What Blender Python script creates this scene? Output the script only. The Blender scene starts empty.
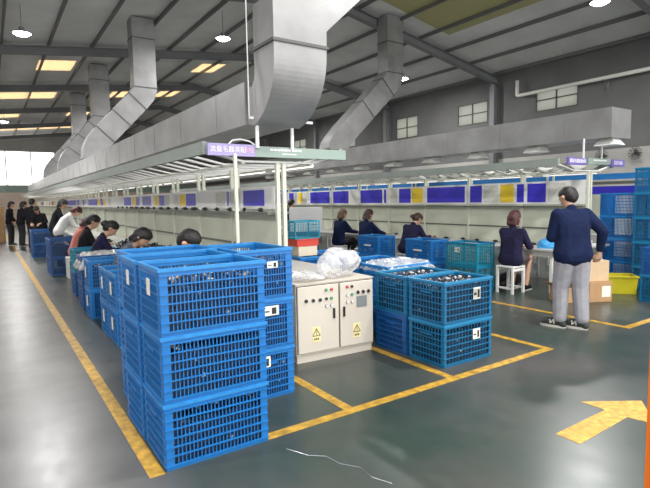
import bpy, bmesh, math, random
from mathutils import Vector, Matrix, Euler
random.seed(7)
S = bpy.context.scene
COL = S.collection
PI = math.pi

# ------------------------------------------------------------------ materials
def mat(name, col, rough=0.5, metal=0.0, bump=0.0, bscale=30.0, var=0.0, vscale=4.0, spec=0.5, emit=None, estr=0.0):
    m = bpy.data.materials.new(name); m.use_nodes = True
    nt = m.node_tree; b = nt.nodes['Principled BSDF']
    b.inputs['Base Color'].default_value = (*col, 1)
    b.inputs['Roughness'].default_value = rough
    b.inputs['Metallic'].default_value = metal
    b.inputs['Specular IOR Level'].default_value = spec
    tc = nt.nodes.new('ShaderNodeTexCoord')
    if var > 0:
        n = nt.nodes.new('ShaderNodeTexNoise'); n.inputs['Scale'].default_value = vscale; n.inputs['Detail'].default_value = 5
        r = nt.nodes.new('ShaderNodeValToRGB')
        r.color_ramp.elements[0].position = .3; r.color_ramp.elements[1].position = .7
        r.color_ramp.elements[0].color = (*[max(0, c*(1-var)) for c in col], 1)
        r.color_ramp.elements[1].color = (*[min(1, c*(1+var)) for c in col], 1)
        nt.links.new(tc.outputs['Object'], n.inputs['Vector']); nt.links.new(n.outputs['Fac'], r.inputs['Fac'])
        nt.links.new(r.outputs['Color'], b.inputs['Base Color'])
    if bump > 0:
        n2 = nt.nodes.new('ShaderNodeTexNoise'); n2.inputs['Scale'].default_value = bscale; n2.inputs['Detail'].default_value = 4
        bp = nt.nodes.new('ShaderNodeBump'); bp.inputs['Strength'].default_value = bump; bp.inputs['Distance'].default_value = .01
        nt.links.new(tc.outputs['Object'], n2.inputs['Vector']); nt.links.new(n2.outputs['Fac'], bp.inputs['Height'])
        nt.links.new(bp.outputs['Normal'], b.inputs['Normal'])
    if emit:
        b.inputs['Emission Color'].default_value = (*emit, 1); b.inputs['Emission Strength'].default_value = estr
    return m

M = {}
M['blue'] = mat('blue_plastic', (.010, .165, .48), .38, var=.10, vscale=3)
M['blue2'] = mat('deep_blue_plastic', (.008, .085, .28), .42, var=.15, vscale=3)
M['teal'] = mat('teal_plastic', (.005, .14, .30), .40, var=.15, vscale=3)
M['aqua'] = mat('aqua_plastic', (.010, .26, .37), .40, var=.12, vscale=3)
M['rim_teal'] = mat('teal_rim_plastic', (.010, .21, .42), .40)
M['rim_blue'] = mat('worn_highlit_blue_rim_plastic', (.022, .23, .58), .40, var=.15, vscale=14)  # lighter than the crate: worn edges and highlights put into the colour
M['card'] = mat('paper_card', (.80, .78, .70), .8, var=.06, vscale=30)
M['ink'] = mat('dark_ink', (.03, .03, .03), .7)
M['junk_dark'] = mat('dark_parts', (.012, .022, .050), .45, var=.5, vscale=40, bump=.6, bscale=60)
M['junk_white'] = mat('pale_parts', (.62, .62, .58), .5)
M['junk_grey'] = mat('steel_parts', (.25, .26, .28), .35, .6)
M['junk_tan'] = mat('tan_parts', (.35, .24, .13), .6)
M['galv'] = mat('galvanised_sheet', (.29, .29, .29), .42, .40, bump=.15, bscale=6, var=.16, vscale=2.5)
M['galv_dark'] = mat('galvanised_flange', (.10, .10, .10), .5, .5)
M['roof'] = mat('roof_sheet', (.62, .62, .61), .75, var=.12, vscale=.8)
M['steel'] = mat('grey_steel_beam', (.17, .175, .18), .6, var=.12, vscale=2)
M['purlin'] = mat('purlin_steel', (.13, .13, .13), .6)
M['wall_dark'] = mat('grey_wall_paint', (.13, .13, .13), .85, var=.1, vscale=1.2)
M['wall_light'] = mat('pale_wall_paint', (.38, .37, .35), .85, var=.08, vscale=1.5)
M['wall_pink'] = mat('hazed_pink_wall_paint', (.70, .60, .52), .85, var=.08, vscale=1.5)  # pinkish paint, with the haze at the far end put into its tone
M['wall_teal'] = mat('teal_wall_band', (.34, .46, .42), .85)  # paled for the far haze as well
M['cream'] = mat('cream_painted_steel', (.62, .63, .53), .5, var=.05, vscale=4)
M['panel'] = mat('pale_green_panel', (.56, .58, .47), .55, var=.06, vscale=2.5)
M['white_paint'] = mat('white_paint', (.78, .78, .75), .5)
M['board_white'] = mat('white_board', (.78, .78, .76), .45)
M['board_blue'] = mat('royal_blue_board', (.035, .025, .52), .45)
M['board_violet'] = mat('faded_violet_board', (.16, .14, .52), .45)
M['board_sky'] = mat('sky_blue_board', (.02, .22, .62), .5)
M['yellow'] = mat('yellow_poster', (.88, .62, .03), .5)
M['greyposter'] = mat('printed_poster', (.64, .64, .58), .6, var=.12, vscale=30)
M['rail_green'] = mat('grey_green_rail', (.27, .31, .28), .5, var=.06, vscale=3)
M['green_sign'] = mat('sage_sign_panel', (.27, .35, .31), .5)
M['purple_sign'] = mat('violet_sign_panel', (.17, .13, .42), .5)
M['lilac_sign'] = mat('lilac_sign_panel', (.36, .31, .56), .5)
M['white_txt'] = mat('white_lettering', (.90, .88, .92), .5)
M['pink_txt'] = mat('pink_lettering', (.90, .50, .66), .5)
M['dark_rail'] = mat('dark_rail', (.12, .13, .11), .5)
M['table'] = mat('grey_laminate', (.55, .56, .53), .4, var=.05, vscale=3)
M['tube'] = mat('lit_tube', (.9, .9, .9), .4, emit=(1, .97, .90), estr=1.4)
M['lens'] = mat('lit_lens', (.9, .9, .9), .4, emit=(1, .98, 1.0), estr=40.0)
M['lamp_body'] = mat('lamp_housing', (.25, .25, .26), .4, .4)
M['cab'] = mat('ivory_cabinet_paint', (.62, .57, .49), .38, var=.03, vscale=2)
M['seam'] = mat('dark_seam', (.09, .085, .08), .7)
M['black'] = mat('black_plastic', (.015, .015, .016), .4)
M['red'] = mat('red_plastic', (.62, .05, .03), .4)
M['green_btn'] = mat('green_button', (.03, .40, .16), .35)
M['screen'] = mat('grey_display', (.22, .24, .25), .2)
M['warn'] = mat('warning_sticker', (.80, .70, .36), .6)
M['brown'] = mat('brown_cardboard', (.45, .27, .13), .8, var=.1, vscale=5)
M['tan'] = mat('tan_cardboard', (.60, .44, .27), .8, var=.08, vscale=5)
M['pale_card'] = mat('pale_cardboard', (.66, .58, .44), .8, var=.05, vscale=4)
M['foam'] = mat('white_foam', (.74, .74, .74), .6, var=.04, vscale=3)
M['totey'] = mat('yellow_plastic', (.62, .55, .02), .4, var=.08, vscale=4)
M['linepaint'] = mat('yellow_floor_paint', (.48, .28, .035), .5, var=.40, vscale=14)
M['arrowpaint'] = mat('worn_yellow_paint', (.58, .33, .06), .55, var=.35, vscale=22)
M['orange'] = mat('orange_steel', (.80, .17, .012), .4)
M['pipe'] = mat('white_pvc', (.72, .71, .66), .4)
M['navy'] = mat('navy_cloth', (.009, .016, .052), .9, spec=.15, bump=.4, bscale=40, var=.2, vscale=8)
M['navy2'] = mat('dark_violet_cloth', (.018, .017, .048), .9, spec=.15, bump=.4, bscale=40, var=.2, vscale=8)
M['darkcloth'] = mat('dark_cloth', (.014, .015, .018), .9, spec=.15, bump=.4, bscale=40, var=.25, vscale=8)
M['pattern'] = mat('patterned_dark_cloth', (.075, .06, .065), .85, var=.8, vscale=55)
M['floral'] = mat('speckled_grey_cloth', (.10, .11, .13), .85, var=.9, vscale=45)
M['greytrouser'] = mat('light_grey_cloth', (.30, .30, .33), .85, bump=.6, bscale=18, var=.12, vscale=10)
M['darktrouser'] = mat('black_cloth', (.02, .02, .024), .85, var=.2, vscale=8)
M['redcloth'] = mat('coral_cloth', (.55, .18, .14), .85, var=.2, vscale=8)
M['whitecloth'] = mat('white_cloth', (.72, .72, .72), .85, var=.08, vscale=8)
M['hair'] = mat('black_hair', (.012, .010, .010), .5, bump=.8, bscale=60)
M['hair_brown'] = mat('brown_hair', (.045, .022, .016), .5, bump=.8, bscale=60)
M['hair_red'] = mat('reddish_hair', (.07, .018, .020), .5, bump=.8, bscale=60)
M['hair_tan'] = mat('light_brown_hair', (.13, .075, .045), .5, bump=.8, bscale=60)
M['skin'] = mat('skin', (.56, .33, .23), .55)
M['lips'] = mat('lips', (.40, .14, .12), .5)
M['shoe'] = mat('dark_green_shoe', (.035, .040, .034), .6)
M['sole'] = mat('pale_sole', (.55, .53, .48), .6)
M['bag_blue'] = mat('light_blue_plastic_bag', (.05, .32, .68), .35, bump=.7, bscale=25)

def translucent(name, col, fac=.6, rough=.6):
    m = bpy.data.materials.new(name); m.use_nodes = True; nt = m.node_tree
    out = nt.nodes['Material Output']; b = nt.nodes['Principled BSDF']
    b.inputs['Base Color'].default_value = (*col, 1); b.inputs['Roughness'].default_value = rough
    t = nt.nodes.new('ShaderNodeBsdfTranslucent'); t.inputs['Color'].default_value = (*col, 1)
    mx = nt.nodes.new('ShaderNodeMixShader'); mx.inputs[0].default_value = fac
    nt.links.new(b.outputs[0], mx.inputs[1]); nt.links.new(t.outputs[0], mx.inputs[2]); nt.links.new(mx.outputs[0], out.inputs[0])
    return m
M['frosted'] = translucent('frosted_pane', (.42, .43, .40), .75)
M['skylight'] = translucent('olive_roof_light', (.36, .35, .20), .25)
M['skylight_warm'] = translucent('warm_roof_light', (.80, .66, .48), .75)
M['reflector'] = translucent('white_reflector', (.78, .78, .72), .3)

def film(name, col, alpha, rough=.25):
    m = bpy.data.materials.new(name); m.use_nodes = True; nt = m.node_tree
    out = nt.nodes['Material Output']; b = nt.nodes['Principled BSDF']
    b.inputs['Base Color'].default_value = (*col, 1); b.inputs['Roughness'].default_value = rough
    tr = nt.nodes.new('ShaderNodeBsdfTransparent'); mx = nt.nodes.new('ShaderNodeMixShader')
    n = nt.nodes.new('ShaderNodeTexNoise'); n.inputs['Scale'].default_value = 12; n.inputs['Detail'].default_value = 4
    tc = nt.nodes.new('ShaderNodeTexCoord'); nt.links.new(tc.outputs['Object'], n.inputs['Vector'])
    mr = nt.nodes.new('ShaderNodeMapRange'); mr.inputs[1].default_value = .35; mr.inputs[2].default_value = .65
    mr.inputs[3].default_value = alpha*.5; mr.inputs[4].default_value = min(1, alpha*1.4)
    nt.links.new(n.outputs['Fac'], mr.inputs[0]); nt.links.new(mr.outputs[0], mx.inputs[0])
    nt.links.new(tr.outputs[0], mx.inputs[1]); nt.links.new(b.outputs[0], mx.inputs[2]); nt.links.new(mx.outputs[0], out.inputs[0])
    return m
M['film'] = film('clear_plastic_film', (.80, .80, .80), .55)
M['film_thin'] = film('thin_clear_film', (.75, .78, .80), .35)
M['glass'] = film('window_glass', (.9, .95, .95), .12, .05)

def floor_mat():
    m = bpy.data.materials.new('epoxy_floor'); m.use_nodes = True; nt = m.node_tree; b = nt.nodes['Principled BSDF']
    N = nt.nodes.new; L = nt.links.new
    tc = N('ShaderNodeTexCoord')
    big = N('ShaderNodeTexNoise'); big.inputs['Scale'].default_value = .55; big.inputs['Detail'].default_value = 6; big.inputs['Roughness'].default_value = .65
    L(tc.outputs['Object'], big.inputs['Vector'])
    r = N('ShaderNodeValToRGB'); r.color_ramp.elements[0].position = .38; r.color_ramp.elements[1].position = .66
    r.color_ramp.elements[0].color = (.030, .050, .041, 1); r.color_ramp.elements[1].color = (.083, .080, .074, 1)
    L(big.outputs['Fac'], r.inputs['Fac'])
    # aisle on the left is bare grey concrete, worn into the green along the painted line
    sx = N('ShaderNodeSeparateXYZ'); L(tc.outputs['Object'], sx.inputs[0])
    n3 = N('ShaderNodeTexNoise'); n3.inputs['Scale'].default_value = 2.2; n3.inputs['Detail'].default_value = 4; L(tc.outputs['Object'], n3.inputs['Vector'])
    ad = N('ShaderNodeMath'); ad.operation = 'MULTIPLY_ADD'; ad.inputs[1].default_value = .5; L(n3.outputs['Fac'], ad.inputs[0]); L(sx.outputs['X'], ad.inputs[2])
    mr = N('ShaderNodeMapRange'); mr.inputs[1].default_value = .85; mr.inputs[2].default_value = 1.15; L(ad.outputs[0], mr.inputs[0])
    r2 = N('ShaderNodeValToRGB'); r2.color_ramp.elements[0].position = .35; r2.color_ramp.elements[1].position = .68
    r2.color_ramp.elements[0].color = (.095, .096, .094, 1); r2.color_ramp.elements[1].color = (.150, .150, .146, 1)
    L(n3.outputs['Fac'], r2.inputs['Fac'])
    mx = N('ShaderNodeMixRGB'); L(mr.outputs[0], mx.inputs[0]); L(r2.outputs[0], mx.inputs[1]); L(r.outputs[0], mx.inputs[2])
    # fine scuffs
    sc = N('ShaderNodeTexNoise'); sc.inputs['Scale'].default_value = 9; sc.inputs['Detail'].default_value = 5; sc.inputs['Roughness'].default_value = .6
    mp = N('ShaderNodeMapping'); mp.inputs['Scale'].default_value = (1, .35, 1); L(tc.outputs['Object'], mp.inputs[0]); L(mp.outputs[0], sc.inputs['Vector'])
    m2 = N('ShaderNodeMixRGB'); m2.blend_type = 'OVERLAY'; m2.inputs[0].default_value = .10; L(mx.outputs[0], m2.inputs[1]); L(sc.outputs['Fac'], m2.inputs[2])
    L(m2.outputs[0], b.inputs['Base Color'])
    rr = N('ShaderNodeMapRange'); rr.inputs[1].default_value = .3; rr.inputs[2].default_value = .7; rr.inputs[3].default_value = .28; rr.inputs[4].default_value = .34
    L(sc.outputs['Fac'], rr.inputs[0]); L(rr.outputs[0], b.inputs['Roughness'])
    bp = N('ShaderNodeBump'); bp.inputs['Strength'].default_value = .03; bp.inputs['Distance'].default_value = .02
    L(n3.outputs['Fac'], bp.inputs['Height']); L(bp.outputs[0], b.inputs['Normal'])
    return m
M['floor'] = floor_mat()

# ------------------------------------------------------------------ mesh helpers
class MB:
    def __init__(s): s.v = []; s.f = []; s.mi = []; s.m = 0
    def add(s, vs, fs):
        o = len(s.v); s.v += [tuple(x) for x in vs]
        for f in fs: s.f.append([i+o for i in f]); s.mi.append(s.m)
        return s
    def box(s, x0, x1, y0, y1, z0, z1, T=None):
        vs = [Vector(q) for q in [(x0,y0,z0),(x1,y0,z0),(x1,y1,z0),(x0,y1,z0),(x0,y0,z1),(x1,y0,z1),(x1,y1,z1),(x0,y1,z1)]]
        if T is not None: vs = [T @ q for q in vs]
        return s.add(vs, [(0,3,2,1),(4,5,6,7),(0,1,5,4),(1,2,6,5),(2,3,7,6),(3,0,4,7)])
    def frust(s, b0, b1, z0, z1):
        (x0,x1,y0,y1) = b0; (u0,u1,w0,w1) = b1
        return s.add([(x0,y0,z0),(x1,y0,z0),(x1,y1,z0),(x0,y1,z0),(u0,w0,z1),(u1,w0,z1),(u1,w1,z1),(u0,w1,z1)],
                     [(0,3,2,1),(4,5,6,7),(0,1,5,4),(1,2,6,5),(2,3,7,6),(3,0,4,7)])
    def prism(s, poly, axis, a, b):
        n = len(poly)
        def P(p, t): return {'x': (t, p[0], p[1]), 'y': (p[0], t, p[1]), 'z': (p[0], p[1], t)}[axis]
        vs = [P(p, a) for p in poly]+[P(p, b) for p in poly]
        return s.add(vs, [tuple(range(n))[::-1], tuple(range(n, 2*n))]+[(i, (i+1) % n, n+(i+1) % n, n+i) for i in range(n)])
    def tube(s, pts, r, n=8):
        pts = [Vector(p) for p in pts]; k = len(pts); vs = []; up = None
        rs = r if isinstance(r, (list, tuple)) else [r]*k
        for i, p in enumerate(pts):
            d = (pts[min(i+1, k-1)]-pts[max(i-1, 0)]).normalized()
            if up is None: up = Vector((0,0,1)) if abs(d.z) < .9 else Vector((1,0,0))
            a = d.cross(up).normalized(); b = a.cross(d).normalized(); up = b
            for j in range(n):
                t = 2*PI*j/n; vs.append(p+(a*math.cos(t)+b*math.sin(t))*rs[i])
        fs = [(i*n+j, i*n+(j+1) % n, (i+1)*n+(j+1) % n, (i+1)*n+j) for i in range(k-1) for j in range(n)]
        fs += [tuple(range(n))[::-1], tuple(range((k-1)*n, k*n))]
        return s.add(vs, fs)
    def cyl(s, c, r, h, n=16, axis='z', r2=None):
        c = Vector(c); d = {'x': Vector((1,0,0)), 'y': Vector((0,1,0)), 'z': Vector((0,0,1))}[axis]
        return s.tube([c, c+d*h], [r, r if r2 is None else r2], n)
    def rectsweep(s, pts, w, h, wdir=Vector((1,0,0))):
        """rectangular duct section swept along pts; w along wdir, h across"""
        pts = [Vector(p) for p in pts]; k = len(pts); vs = []
        for i, p in enumerate(pts):
            d0 = (pts[i]-pts[i-1]).normalized() if i else None
            d1 = (pts[i+1]-pts[i]).normalized() if i < k-1 else None
            d = ((d0 or d1)+(d1 or d0)).normalized()
            ww = w[i] if isinstance(w, (list, tuple)) else w
            hh = h[i] if isinstance(h, (list, tuple)) else h
            a = (wdir-d*wdir.dot(d)).normalized(); b = d.cross(a).normalized()
            sc = 1.0
            if d0 is not None and d1 is not None: sc = 1/max(.5, math.cos(d0.angle(d1)/2))
            for (x, y) in ((-1,-1),(1,-1),(1,1),(-1,1)): vs.append(p+a*x*ww/2+b*y*hh/2*sc)
        fs = [(i*4+j, i*4+(j+1) % 4, (i+1)*4+(j+1) % 4, (i+1)*4+j) for i in range(k-1) for j in range(4)]
        fs += [(0,1,2,3), (4*k-4, 4*k-1, 4*k-2, 4*k-3)]
        return s.add(vs, fs)
    def mesh(s, name, mats, smooth=False, bevel=0):
        me = bpy.data.meshes.new(name); me.from_pydata(s.v, [], s.f)
        for m in (mats if isinstance(mats, (list, tuple)) else [mats]): me.materials.append(M[m] if isinstance(m, str) else m)
        bm = bmesh.new(); bm.from_mesh(me)
        if len(bm.faces) == len(s.mi):
            for f, i in zip(bm.faces, s.mi): f.material_index = i
        bmesh.ops.recalc_face_normals(bm, faces=bm.faces)
        if bevel: bmesh.ops.bevel(bm, geom=list(bm.edges), offset=bevel, segments=1, affect='EDGES', clamp_overlap=True)
        bm.to_mesh(me); bm.free()
        if smooth:
            for p in me.polygons: p.use_smooth = True
        return me
    def build(s, name, mats, parent=None, smooth=False, bevel=0, loc=None):
        return link(name, s.mesh(name, mats, smooth, bevel), parent, loc)

def link(name, me, parent=None, loc=None):
    o = bpy.data.objects.new(name, me); COL.objects.link(o)
    if parent: o.parent = parent
    if loc: o.location = loc
    return o
def tag(o, label=None, cat=None, group=None, kind=None):
    if label: o['label'] = label
    if cat: o['category'] = cat
    if group: o['group'] = group
    if kind: o['kind'] = kind
    return o
def thing(name, label, cat, loc=(0,0,0), rz=0, group=None):
    o = bpy.data.objects.new(name, None); COL.objects.link(o); o.empty_display_size = .1
    o.location = loc; o.rotation_euler = (0, 0, rz)
    return tag(o, label, cat, group)
def kids(o): return [c for c in o.children]
def dup(o, loc, rz, label, group=None):
    r = o.copy(); COL.objects.link(r); r.location = loc; r.rotation_euler = (0, 0, rz); r['label'] = label
    if group: r['group'] = group
    for c in kids(o):
        d = c.copy(); COL.objects.link(d); d.parent = r
        for g in kids(c):
            e = g.copy(); COL.objects.link(e); e.parent = d
    return r
def struct(name, mb, m, **k): return tag(mb.build(name, m, **k), kind='structure')

# ------------------------------------------------------------------ camera
f_px, yaw, pit, rol = 497.395, 0.593522, 0.0896039, 0.0171138
fw = Vector((math.sin(yaw)*math.cos(pit), math.cos(yaw)*math.cos(pit), -math.sin(pit)))
r_ = Vector((math.cos(yaw), -math.sin(yaw), 0)); d_ = fw.cross(r_)
r2 = math.cos(rol)*r_+math.sin(rol)*d_; d2 = -math.sin(rol)*r_+math.cos(rol)*d_
cam = bpy.data.cameras.new('camera'); co = bpy.data.objects.new('camera', cam); COL.objects.link(co)
co.matrix_world = Matrix(((r2.x, -d2.x, -fw.x, 0), (r2.y, -d2.y, -fw.y, 0), (r2.z, -d2.z, -fw.z, 1.55), (0,0,0,1)))
cam.sensor_width = 36; cam.sensor_fit = 'HORIZONTAL'; cam.lens = f_px*36/650; cam.clip_start = .05; cam.clip_end = 300
S.camera = co

# ------------------------------------------------------------------ people (made first: their meshes go through a remesh)
def hull(bm, sph):
    vs = []
    for p, r in sph:
        if isinstance(r, (int, float)): r = (r, r, r)
        T = Matrix.Translation(Vector(p)) @ Matrix.Diagonal((*r, 1))
        bmesh.ops.create_icosphere(bm, subdivisions=2, radius=1, matrix=T)
    res = bmesh.ops.convex_hull(bm, input=bm.verts[:])
    junk = [e for e in res['geom_interior']+res['geom_unused'] if isinstance(e, bmesh.types.BMVert) and e.is_valid]
    bmesh.ops.delete(bm, geom=list(set(junk)), context='VERTS')
    holes = [e for e in res['geom_holes'] if e.is_valid and isinstance(e, bmesh.types.BMFace)]
    if holes: bmesh.ops.delete(bm, geom=holes, context='FACES_ONLY')

def blob(groups, voxel, m, sm=3):
    big = bpy.data.meshes.new('tmp'); allv = []; allf = []
    for g in groups:
        bm = bmesh.new(); hull(bm, g); bm.verts.index_update()
        o = len(allv); allv += [v.co[:] for v in bm.verts]; allf += [[v.index+o for v in f.verts] for f in bm.faces]; bm.free()
    big.from_pydata(allv, [], allf)
    ob = bpy.data.objects.new('tmp', big); COL.objects.link(ob)
    md = ob.modifiers.new('r', 'REMESH'); md.mode = 'VOXEL'; md.voxel_size = voxel; md.use_smooth_shade = True
    s2 = ob.modifiers.new('s', 'SMOOTH'); s2.iterations = sm; s2.factor = .5
    dg = bpy.context.evaluated_depsgraph_get(); dg.update()
    me = bpy.data.meshes.new_from_object(ob.evaluated_get(dg)); me.materials.clear(); me.materials.append(M[m])
    for p in me.polygons: p.use_smooth = True
    bpy.data.objects.remove(ob); bpy.data.meshes.remove(big)
    return me

def ik(a, t, l1, l2, pole):
    a, t, pole = Vector(a), Vector(t), Vector(pole)
    d = t-a; L = min(d.length, (l1+l2)*.995); u = d.normalized(); t = a+u*L
    x = (l1*l1-l2*l2+L*L)/(2*L); h = math.sqrt(max(0, l1*l1-x*x))
    n = (pole-u*pole.dot(u)).normalized()
    return a+u*x+n*h, t

def person(label, loc, face, pose='sit', seat=.44, lean=.25, nod=.35, turn=0, hair='short', hairc='hair', top='navy', bottom='darktrouser',
           handL=(.42,.12,.32), handR=(.42,-.12,.32), s=1.0, skirt=False, vox=.011, group=None, shoe='shoe', sleeve=True, feet=(.30,.32), stride=0, bulk=1.0, fturn=0):
    root = thing('person', label, 'person', loc, face, group)
    V = Vector
    ph = V((0,0,seat+.10)) if pose == 'sit' else V((0,0,.90*s))
    d = V((math.sin(lean),0,math.cos(lean))); d2_ = V((math.sin(lean*1.25),0,math.cos(lean*1.25)))
    waist = ph+d*.14*s; chest = ph+d*.31*s; sh = chest+d2_*.13*s; nk = chest+d2_*.19*s
    hd = V((math.sin(lean*1.2+nod),0,math.cos(lean*1.2+nod)))
    head = nk+hd*.155*s+V((.015,0,0))
    side = V((0,1,0)); sw = .165*s
    shL, shR = sh+side*sw, sh-side*sw
    la, lf = .27*s, .245*s
    HL, HR = ph+V(handL), ph+V(handR)
    elL, HL = ik(shL, HL, la, lf, (-.35,.5,-.8)); elR, HR = ik(shR, HR, la, lf, (-.35,-.5,-.8))
    hipL, hipR = ph+side*.085*s, ph-side*.085*s
    if pose == 'sit':
        knL = ph+V((.40*s,.12,.0)); knR = ph+V((.40*s,-.11,.0))
        anL = V((feet[0],.13,.085)); anR = V((feet[1],-.10,.085))
    else:
        knL = V((.04+stride*.5,.10,.48*s)); knR = V((.03-stride*.5,-.10,.48*s)); anL = V((stride,.11,.08)); anR = V((-stride,-.10,.08))
    b = bulk
    # clothes
    tor = [[(shL,.062*s*b),(shR,.062*s*b),(chest+side*.075*s,.105*s*b),(chest-side*.075*s,.105*s*b)],
           [(chest+side*.075*s,.108*s*b),(chest-side*.075*s,.108*s*b),(waist+side*.07*s,.108*s*b),(waist-side*.07*s,.108*s*b)],
           [(waist+side*.07*s,.11*s*b),(waist-side*.07*s,.11*s*b),(ph+side*.085*s+V((0,0,.0)),.115*s*b),(ph-side*.085*s,.115*s*b)],
           [(sh,.062*s),(nk+hd*.01,.060*s)]]
    if pose == 'stand': tor.append([(ph+side*.088*s,.117*s*b),(ph-side*.088*s,.117*s*b),(ph+side*.085*s+V((0,0,-.03)),.119*s*b),(ph-side*.085*s+V((0,0,-.03)),.119*s*b)])
    else: tor.append([(ph+side*.086*s,.124*s*b),(ph-side*.086*s,.124*s*b)])
    armL = [[(shL,.068*s*b),(elL,.054*s*b)], [(elL,.054*s*b),(HL+(elL-HL)*.14,.042*s)]]
    armR = [[(shR,.068*s*b),(elR,.054*s*b)], [(elR,.054*s*b),(HR+(elR-HR)*.14,.042*s)]]
    link('jacket', blob(tor+armL+armR, vox, top), root)
    cz = V((0,0,.045)) if fturn else V((0,0,0))
    lk, la_ = (.094, .078) if fturn else (.078*s*b, .064*s*b)
    if skirt:
        leg = [[(hipL,.118*s),(hipR,.118*s),(hipL*.35+knL*.65,.085*s),(hipR*.35+knR*.65,.085*s)]]
        link('skirt', blob(leg, vox, bottom), root)
    else:
        leg = [[(hipL,.102*s*b),(hipR,.102*s*b)], [(hipL,.104*s*b),(knL,lk)], [(hipR,.104*s*b),(knR,lk)],
               [(knL,lk),(anL+cz,la_)], [(knR,lk),(anR+cz,la_)]]
        link('trousers', blob(leg, vox, bottom), root)
    for an0 in (anL, anR):
        an = V((0,0,an0.z)) if fturn else an0
        sm = blob([[(an+V((-.015,0,-.02)),.042),(an+V((-.03,0,-.045)),.035),(an+V((.15,0,-.053)),.028),(an+V((.10,0,-.03)),.036)]], .008, shoe)
        so = link('shoe', sm, root)
        if fturn: so.location = (an0.x, an0.y, 0); so.rotation_euler = (0, 0, fturn); so.scale = (1.25, 1.25, 1.2)
        mb = MB(); pts = []
        for k in range(16):
            t = 2*PI*k/16; pts.append((an.x+.062+.118*math.cos(t), an.y+.044*math.sin(t)*(1.0 if math.cos(t) > 0 else .85)))
        mb.prism(pts, 'z', 0.0, .022); mb.build('sole', 'sole', so)
        if shoe == 'shoe' and pose == 'stand' and vox < .01:
            for sy in (-1, 1):
                lg = MB(); y = an.y+sy*.0415
                for (x0, z0, x1, z1) in ((.035,.040,.040,.078), (.040,.078,.070,.040), (.070,.040,.075,.078)):
                    lg.tube([(an.x+x0, y, z0), (an.x+x1, y, z1)], .006, 6)
                lg.build('side_mark', 'sole', so)
    # body: one continuous skin figure inside the clothes
    F = hd; U = V((math.cos(lean*1.2+nod),0,-math.sin(lean*1.2+nod)))   # U = face direction
    def at(x, y, z):
        p = U*x*s+side*y*s+F*z*s
        if turn: p = Matrix.Rotation(turn, 3, hd) @ p
        return head+p
    bod = [[(nk-d2_*.06,.050*s),(head-F*.045*s-U*.01,.052*s)],
           [(at(-.015,0,.025),.088*s),(at(.02,0,.03),.080*s)], [(at(.03,.0,-.02),.066*s),(at(.055,0,-.075),.032*s),(at(-.01,0,.0),.078*s)],
           [(at(.085,0,.01),.012*s),(at(.108,0,-.028),.013*s)], [(at(.075,.03,.035),.016*s),(at(.075,-.03,.035),.016*s)],
           [(at(0,.082,0),.012),(at(-.015,.086,-.01),.022),(at(-.01,.082,-.03),.011)], [(at(0,-.082,0),.012),(at(-.015,-.086,-.01),.022),(at(-.01,-.082,-.03),.011)],
           [(shL,.045*s),(shR,.045*s),(chest,.085*s),(waist,.08*s)], [(waist,.08*s),(hipL,.085*s),(hipR,.085*s)]]
    for (a, e, h_) in ((shL, elL, HL), (shR, elR, HR)): bod += [[(a,.045*s),(e,.036*s)], [(e,.036*s),(h_,.028*s)]]
    for (a, e, h_) in ((hipL, knL, anL), (hipR, knR, anR)): bod += [[(a,.080*s),(e,.052*s)], [(e,.052*s),(h_,.038*s)]]
    for (e, h_, sg) in ((elL, HL, 1), (elR, HR, -1)):
        u = (h_-e).normalized(); n = V((0,0,-1)); n = (n-u*n.dot(u)).normalized() if abs(u.z) < .95 else V((1,0,0)); w = u.cross(n).normalized()
        if (w.y > 0) != (sg > 0): w = -w            # w points to the outer side
        bod.append([(h_+u*.01,.026),(h_+u*.075+w*.028,.015),(h_+u*.08-w*.028,.015)])
        fr = max(.0085, vox*.85)
        for k, ln in enumerate((.062,.074,.079,.068)):
            q0 = h_+u*.078+w*(.032-.0215*k); q1 = q0+(u*.85+n*.5).normalized()*ln*.55; q2 = q1+(u*.4+n*.9).normalized()*ln*.5
            bod += [[(q0,fr+.0015),(q1,fr)], [(q1,fr),(q2,fr*.92)]]
        t0 = h_+u*.03-w*.022; t1 = t0-w*.032+u*.03+n*.012; t2 = t1+u*.03+n*.016
        bod += [[(t0,fr+.003),(t1,fr+.001)], [(t1,fr+.001),(t2,fr*.95)]]
    link('body', blob(bod, min(vox, .009), 'skin', 2), root)
    # face details
    for sy in (-1, 1):
        e = MB(); c = at(.088, .03*sy, .022); e.tube([c-side*.012, c-side*.006+U*.003, c+side*.006+U*.003, c+side*.012], [.002,.006,.006,.002], 8); e.build('eye', 'ink', root, True)
    e = MB(); c = at(.092, 0, -.062); e.tube([c-side*.022, c-side*.008+U*.004, c+side*.008+U*.004, c+side*.022], [.002,.006,.006,.002], 8); e.build('mouth', 'lips', root, True)
    # hair
    hr = [[(at(-.03,0,.04),.098*s),(at(.01,0,.055),.088*s)], [(at(-.05,0,.0),.088*s),(at(-.055,0,-.03),.068*s)], [(at(.05,.0,.085),.045*s),(at(.0,0,.08),.07*s)]]
    if hair in ('bob', 'long'):
        hr += [[(at(-.06,.05,.0),.05),(at(-.06,-.05,.0),.05),(at(-.07,.05,-.10),.038),(at(-.07,-.05,-.10),.038)], [(at(-.01,.075,.02),.03),(at(-.02,.078,-.09),.022)], [(at(-.01,-.075,.02),.03),(at(-.02,-.078,-.09),.022)]]
    if hair == 'bun': hr += [[(at(-.125,0,.02),.050),(at(-.14,0,-.01),.045)]]
    if hair == 'bunlow': hr += [[(at(-.11,0,-.04),.03),(at(-.15,.0,-.055),.045)], [(at(-.15,.03,-.06),.035),(at(-.165,-.02,-.085),.032)]]
    if hair == 'tail': hr += [[(at(-.10,0,-.01),.04),(at(-.15,0,-.05),.038)], [(at(-.15,0,-.05),.038),(at(-.16,0,-.17),.022)]]
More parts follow.
